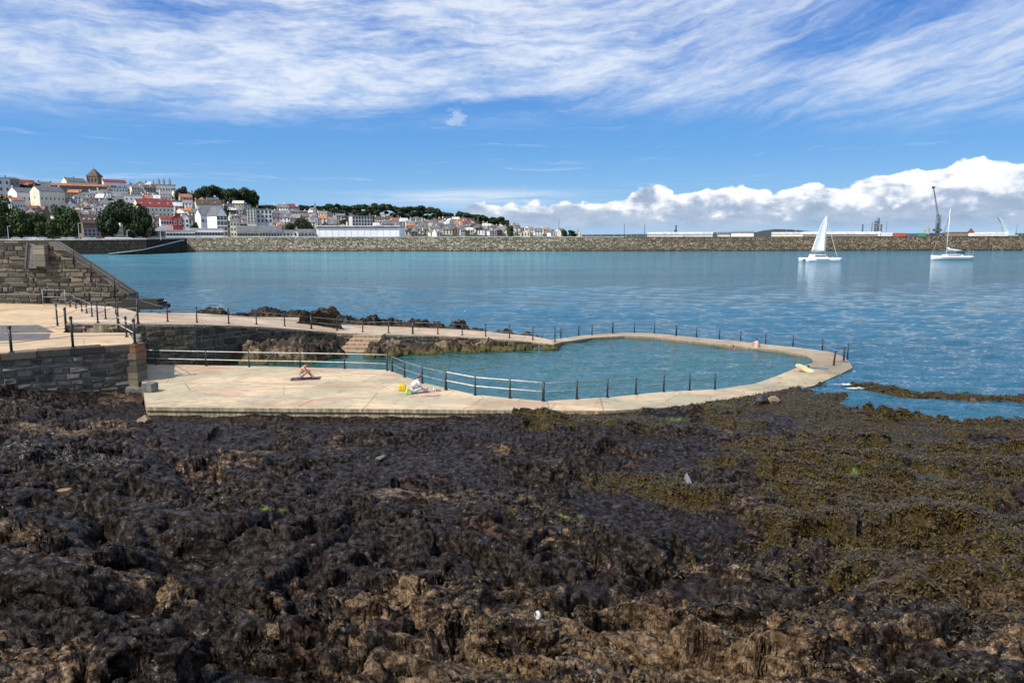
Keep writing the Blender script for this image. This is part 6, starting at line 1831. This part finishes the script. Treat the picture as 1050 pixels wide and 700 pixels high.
# sitting man, knees drawn up, seen from his back left side; faces to the right and slightly away
def seated(loc, rz, label, m_sk, m_hr, lean=.35, arms='knees', cloth=None, legs='up', long=False):
    root = empty('person', loc, rz); tag(root, label, 'person')
    # local: faces +x, sits at origin
    J = {}; E = []
    J['pel'] = ((0, 0, .13), (.135, .155)); J['wst'] = ((.04, 0, .30), (.105, .135)); J['chs'] = ((.04+lean*.45, 0, .50), (.115, .155)); J['sho'] = ((.06+lean*.62, 0, .62), (.075, .10)); J['nck'] = ((.10+lean*.70, 0, .695), .052)
    E += [('pel', 'wst'), ('wst', 'chs'), ('chs', 'sho'), ('sho', 'nck')]
    hc = (.14+lean*.75, 0, .80); hd = head_shape(J, E, 'nck', hc, (1, 0, -.25 if lean > .4 else -.05))
    for sg, k in ((1, 'l'), (-1, 'r')):
        if legs == 'up': hip, kn, an, toe = (.07, sg*.10, .11), (.47, sg*.15, .40), (.70, sg*.12, .08), (.86, sg*.14, .035)
        elif legs == 'cross': hip, kn, an, toe = (.08, sg*.10, .11), (.40, sg*.33, .17), (.44, -sg*.06+.02, .085+.04*(sg > 0)), (.50, -sg*.18, .06+.04*(sg > 0))
        else: hip, kn, an, toe = (.08, sg*.10, .11), (.50, sg*.12, .22), (.90, sg*.11, .07), (.98, sg*.12, .16)
        J['hp'+k] = (hip, .092); J['kn'+k] = (kn, .062); J['ca'+k] = (tuple(Vector(kn).lerp(Vector(an), .35)), .056); J['an'+k] = (an, .040); J['to'+k] = (toe, (.040, .026))
        E += [('pel', 'hp'+k), ('hp'+k, 'kn'+k), ('kn'+k, 'ca'+k), ('ca'+k, 'an'+k), ('an'+k, 'to'+k)]
        s0 = Vector((.06+lean*.58, sg*.185, .585))
        if arms == 'knees': el, wr_ = Vector((.30+lean*.3, sg*.25, .40)), Vector((.50+lean*.2, sg*.12, .41))
        else: el, wr_ = Vector((.26+lean*.4, sg*.22, .33)), Vector((.58, sg*.10, .26))
        J['sh'+k] = (tuple(s0), .058); J['el'+k] = (tuple(el), .040); J['wr'+k] = (tuple(wr_), .028)
        E += [('sho', 'sh'+k), ('sh'+k, 'el'+k), ('el'+k, 'wr'+k)]
        hand(J, E, 'wr'+k, wr_, wr_-el, (0, sg*-1, 0), (0, 0, 1), 'h'+k, .8)
    body = skin_obj('body', J, E, m_sk, root)
    face(body, *hd, M_LIP); hair(body, *hd, m_hr, long)
    return root, J
def garment(name, J, keys, edges, grow, m, parent, root=0):
    JJ = {}
    for k in keys:
        c, r = J[k]; r = r if isinstance(r, tuple) else (r, r); JJ[k] = (c, tuple(q+grow for q in r))
    return skin_obj(name, JJ, edges, m, parent, root)
g = G(311.5, 388.5, .65)
pr, J = seated((g[0]-.25, g[1], g[2]+.035), R(12), 'bare backed sunbather in blue grey shorts sitting on a dark towel on the terrace', M_SKIN, M_HAIR, .35, 'knees', legs='up')
for k in 'lr':
    J['tm'+k] = (tuple(Vector(J['hp'+k][0]).lerp(Vector(J['kn'+k][0]), .62)), .074)
garment('shorts', J, ['pel', 'wst', 'hpl', 'hpr', 'tml', 'tmr'], [('pel', 'wst'), ('pel', 'hpl'), ('pel', 'hpr'), ('hpl', 'tml'), ('hpr', 'tmr')], .014, simple('blue_grey_shorts', (.24, .32, .38), .85, .6, 9), pr)
mb = MB(); V = []; n = 12
for i in range(n+1):
    for j in range(5): V.append((-.45+1.6*i/n, -.42+.84*j/4, .012+.010*math.sin(i*1.3+j)+.008*math.sin(j*2.1)))
F = [(i*5+j, (i+1)*5+j, (i+1)*5+j+1, i*5+j+1) for i in range(n) for j in range(4)]
mb.add(V, F); ob = mb.build('towel', simple('maroon_towel', (.06, .022, .03), .95, .4, 14, 0, .01), None, True, loc=(g[0]-.25, g[1], g[2]), rot=(0, 0, R(12)))
md = ob.modifiers.new('thickness', 'SOLIDIFY'); md.thickness = .012; md.offset = 1; tag(ob, 'dark maroon towel under the bare backed sunbather', 'towel')

g = G(427, 403.5, .65)
pr, J = seated((g[0]-.28, g[1], g[2]+.01), R(28), 'woman in white top and pale grey trousers sitting by the railing beside a yellow bag', M_SKIN2, M_HAIR2, .48, 'reach', legs='out', long=True)
for k in 'lr':
    J['sl'+k] = (tuple(Vector(J['sh'+k][0]).lerp(Vector(J['el'+k][0]), .7)), .048)
garment('white_top', J, ['wst', 'chs', 'sho', 'shl', 'shr', 'sll', 'slr'], [('wst', 'chs'), ('chs', 'sho'), ('sho', 'shl'), ('sho', 'shr'), ('shl', 'sll'), ('shr', 'slr')], .022, simple('white_cotton', (.78, .77, .78), .9, .05, 9), pr)
garment('trousers', J, ['pel', 'wst', 'hpl', 'hpr', 'knl', 'knr', 'cal', 'car'], [('pel', 'wst'), ('pel', 'hpl'), ('pel', 'hpr'), ('hpl', 'knl'), ('hpr', 'knr'), ('knl', 'cal'), ('knr', 'car')], .014, simple('pale_grey_cotton', (.50, .50, .54), .9, .1, 9), pr)
for sg, k in ((1, 'l'), (-1, 'r')):
    a = Vector(J['an'+k][0]); b = Vector(J['to'+k][0]); mb = MB(); mb.tube([a+(a-b)*.25+Vector((0, 0, -.02)), b], .048, 8, .036); mb.build('shoe', simple('white_canvas_shoe', (.6, .55, .5), .8, .1, 5), pr, True)
def bag(px, py, w, d, h, col, nm, lab, rz, slump=0):
    g = G(px, py, .65); root = empty('beach_bag', g, rz); tag(root, lab, 'bag')
    bm = bmesh.new(); bmesh.ops.create_cube(bm, size=1); bmesh.ops.subdivide_edges(bm, edges=bm.edges[:], cuts=5, use_grid_fill=True)
    for v in bm.verts:
        z = v.co.z+.5; k = 1 - .25*z*slump - .12*abs(2*z-1)**3; bul = 1+.12*math.sin(math.pi*z)
        v.co = Vector((v.co.x*w*k*bul + .01*math.sin(z*9+v.co.y*7), v.co.y*d*k*bul*(1-.4*z*slump), z*h + .012*math.sin(v.co.x*11)))
    me = bpy.data.meshes.new('body'); bm.to_mesh(me); bm.free(); m = simple(nm, col, .6, .2, 6); me.materials.append(m); me.polygons.foreach_set('use_smooth', [True]*len(me.polygons))
    b = link('body', me, root)
    for sy in (-1, 1):
        mb = MB(); mb.tube([(-w*.22, sy*d*.3, h*.92), (-w*.18, sy*d*.34, h*1.12), (0, sy*d*.35, h*1.2), (w*.18, sy*d*.34, h*1.12), (w*.22, sy*d*.3, h*.92)], .013, 6); mb.build('handle', m, root, True)
bag(412.4, 400.6, .34, .22, .34, (.80, .50, .01), 'yellow_fabric', 'bright yellow beach bag left of the woman in white', .1)
bag(418.6, 404.4, .27, .20, .27, (.42, .62, .16), 'lime_fabric', 'lime green bag slumped against the woman in white', .4, 1)
# belongings on the ground beside her
mb = MB(); mb.prism([(-.5, 0), (.5, 0), (.48, .015), (-.48, .02)], 'y', -.3, .3)
tag(mb.build('towel', simple('pink_towel', (.60, .33, .26), .95, .3, 8), None, loc=G(440, 404.5, .655), rot=(0, 0, .3)), 'pinkish towel spread in front of the woman in white', 'towel')
mb = MB(); mb.tube([(0, 0, 0), (0, 0, .17)], .035, 10); mb.tube([(0, 0, .17), (0, 0, .21)], .018, 8)
tag(mb.build('water_bottle', simple('bottle_plastic', (.6, .7, .72), .2, .1, 3), None, True, loc=G(445, 401, .655)), 'small clear bottle beside the pinkish towel', 'bottle')
mb = MB(); mb.prism([(-.12, 0), (.12, 0), (.13, .05), (.02, .08), (-.12, .06)], 'y', -.05, .05)
o = mb.build('sandal', simple('sandal_leather', (.35, .2, .12), .8, .2, 8), None, loc=G(449.5, 400.5, .655)); tag(o, 'brown sandal by the pool railing right of the bottle', 'sandal')

# swimmers: whole figures standing or floating in the water
def swimmer(px, py, z, rz, label, m_sk, m_hr, pose, m_suit=None):
    g = G(px, py, z); root = empty('person', (g[0], g[1], 0), rz); tag(root, label, 'person')
    J = {}; E = []
    if pose == 'float':      # head out, body slanting below the surface
        J['pel'] = ((-.75, 0, -.45), (.11, .14)); J['wst'] = ((-.5, 0, -.33), (.09, .12)); J['chs'] = ((-.25, 0, -.20), (.11, .15)); J['sho'] = ((-.1, 0, -.08), (.07, .10)); J['nck'] = ((-.03, 0, .0), .05); hc = (.02, 0, .13); fw = (1, 0, .1); legs = ((-1.15, -.62), (-1.5, -.78)); arm = ((.1, -.12), (.35, -.10))
    elif pose == 'haul':     # leaning on the ledge on both arms
        J['pel'] = ((-.30, 0, .02), (.13, .16)); J['wst'] = ((-.15, 0, .22), (.11, .14)); J['chs'] = ((.02, 0, .42), (.13, .16)); J['sho'] = ((.12, 0, .55), (.08, .11)); J['nck'] = ((.19, 0, .61), .05); hc = (.27, 0, .70); fw = (1, 0, -.2); legs = ((-.38, -.42), (-.42, -.85)); arm = ((.26, .32), (.38, .15))
    E += [('pel', 'wst'), ('wst', 'chs'), ('chs', 'sho'), ('sho', 'nck')]
    hd = head_shape(J, E, 'nck', hc, fw)
    for sg, k in ((1, 'l'), (-1, 'r')):
        px_, pz = J['pel'][0][0], J['pel'][0][2]
        J['hp'+k] = ((px_-.04, sg*.09, pz-.06), .085); J['kn'+k] = ((legs[0][0], sg*.10, legs[0][1]), .058); J['an'+k] = ((legs[1][0], sg*.10, legs[1][1]), .038); J['to'+k] = ((legs[1][0]-.12, sg*.1, legs[1][1]-.06), (.035, .025))
        E += [('pel', 'hp'+k), ('hp'+k, 'kn'+k), ('kn'+k, 'an'+k), ('an'+k, 'to'+k)]
        s0 = Vector(J['sho'][0])+Vector((0, sg*.18, -.03)); el = Vector((arm[0][0], sg*.26, arm[0][1])); wr_ = Vector((arm[1][0], sg*.22, arm[1][1]))
        J['sh'+k] = (tuple(s0), .055); J['el'+k] = (tuple(el), .038); J['wr'+k] = (tuple(wr_), .027)
        E += [('sho', 'sh'+k), ('sh'+k, 'el'+k), ('el'+k, 'wr'+k)]; hand(J, E, 'wr'+k, wr_, (1, 0, -.1), (0, -sg, 0), (0, 0, 1), 'h'+k, .4)
    b = skin_obj('body', J, E, m_sk, root); face(b, *hd, M_LIP); hair(b, *hd, m_hr)
    if m_suit: garment('swimsuit', J, ['pel', 'wst', 'chs', 'sho'], [('pel', 'wst'), ('wst', 'chs'), ('chs', 'sho')], .016, m_suit, root)
    return root
swimmer(751.5, 356.8, .0, R(200), 'dark haired swimmer with only the head out of the water near the far edge', M_SKIN, M_HAIR, 'float')
swimmer(775.5, 358.2, .0, R(75), 'swimmer in a pink top hauling out over the far pool edge', M_SKIN2, M_HAIR, 'haul', simple('pink_swimsuit', (.72, .30, .34), .7, .3, 12))
swimmer(828.5, 378, .0, R(150), 'dark haired swimmer in the water holding the yellow foam board', M_SKIN, M_HAIR, 'float', simple('black_wetsuit', (.02, .02, .025), .6, .2, 9))
# foam board
g = G(824, 377.5, .25)
mb = MB(); V = []; n = 20
for zz in (-.045, .045):
    for k in range(n):
        a = 2*math.pi*k/n; V.append((.68*math.cos(a)*(1 if math.cos(a) > 0 else .95), .27*math.sin(a)*(1-.25*abs(math.cos(a))**3), zz+.10*math.cos(a)**2*(math.cos(a) > 0)))
mb.add(V, [tuple(reversed(range(n))), tuple(range(n, 2*n))] + [(k, (k+1) % n, n+(k+1) % n, n+k) for k in range(n)])
o = mb.build('foam_board', simple('cream_foam', (.72, .60, .30), .6, .12, 3), None, False, loc=(g[0]-.1, g[1]-.3, .28), rot=(R(38), R(24), R(12)))
tag(o, 'cream yellow foam board tilted up out of the water at the pool corner', 'board')
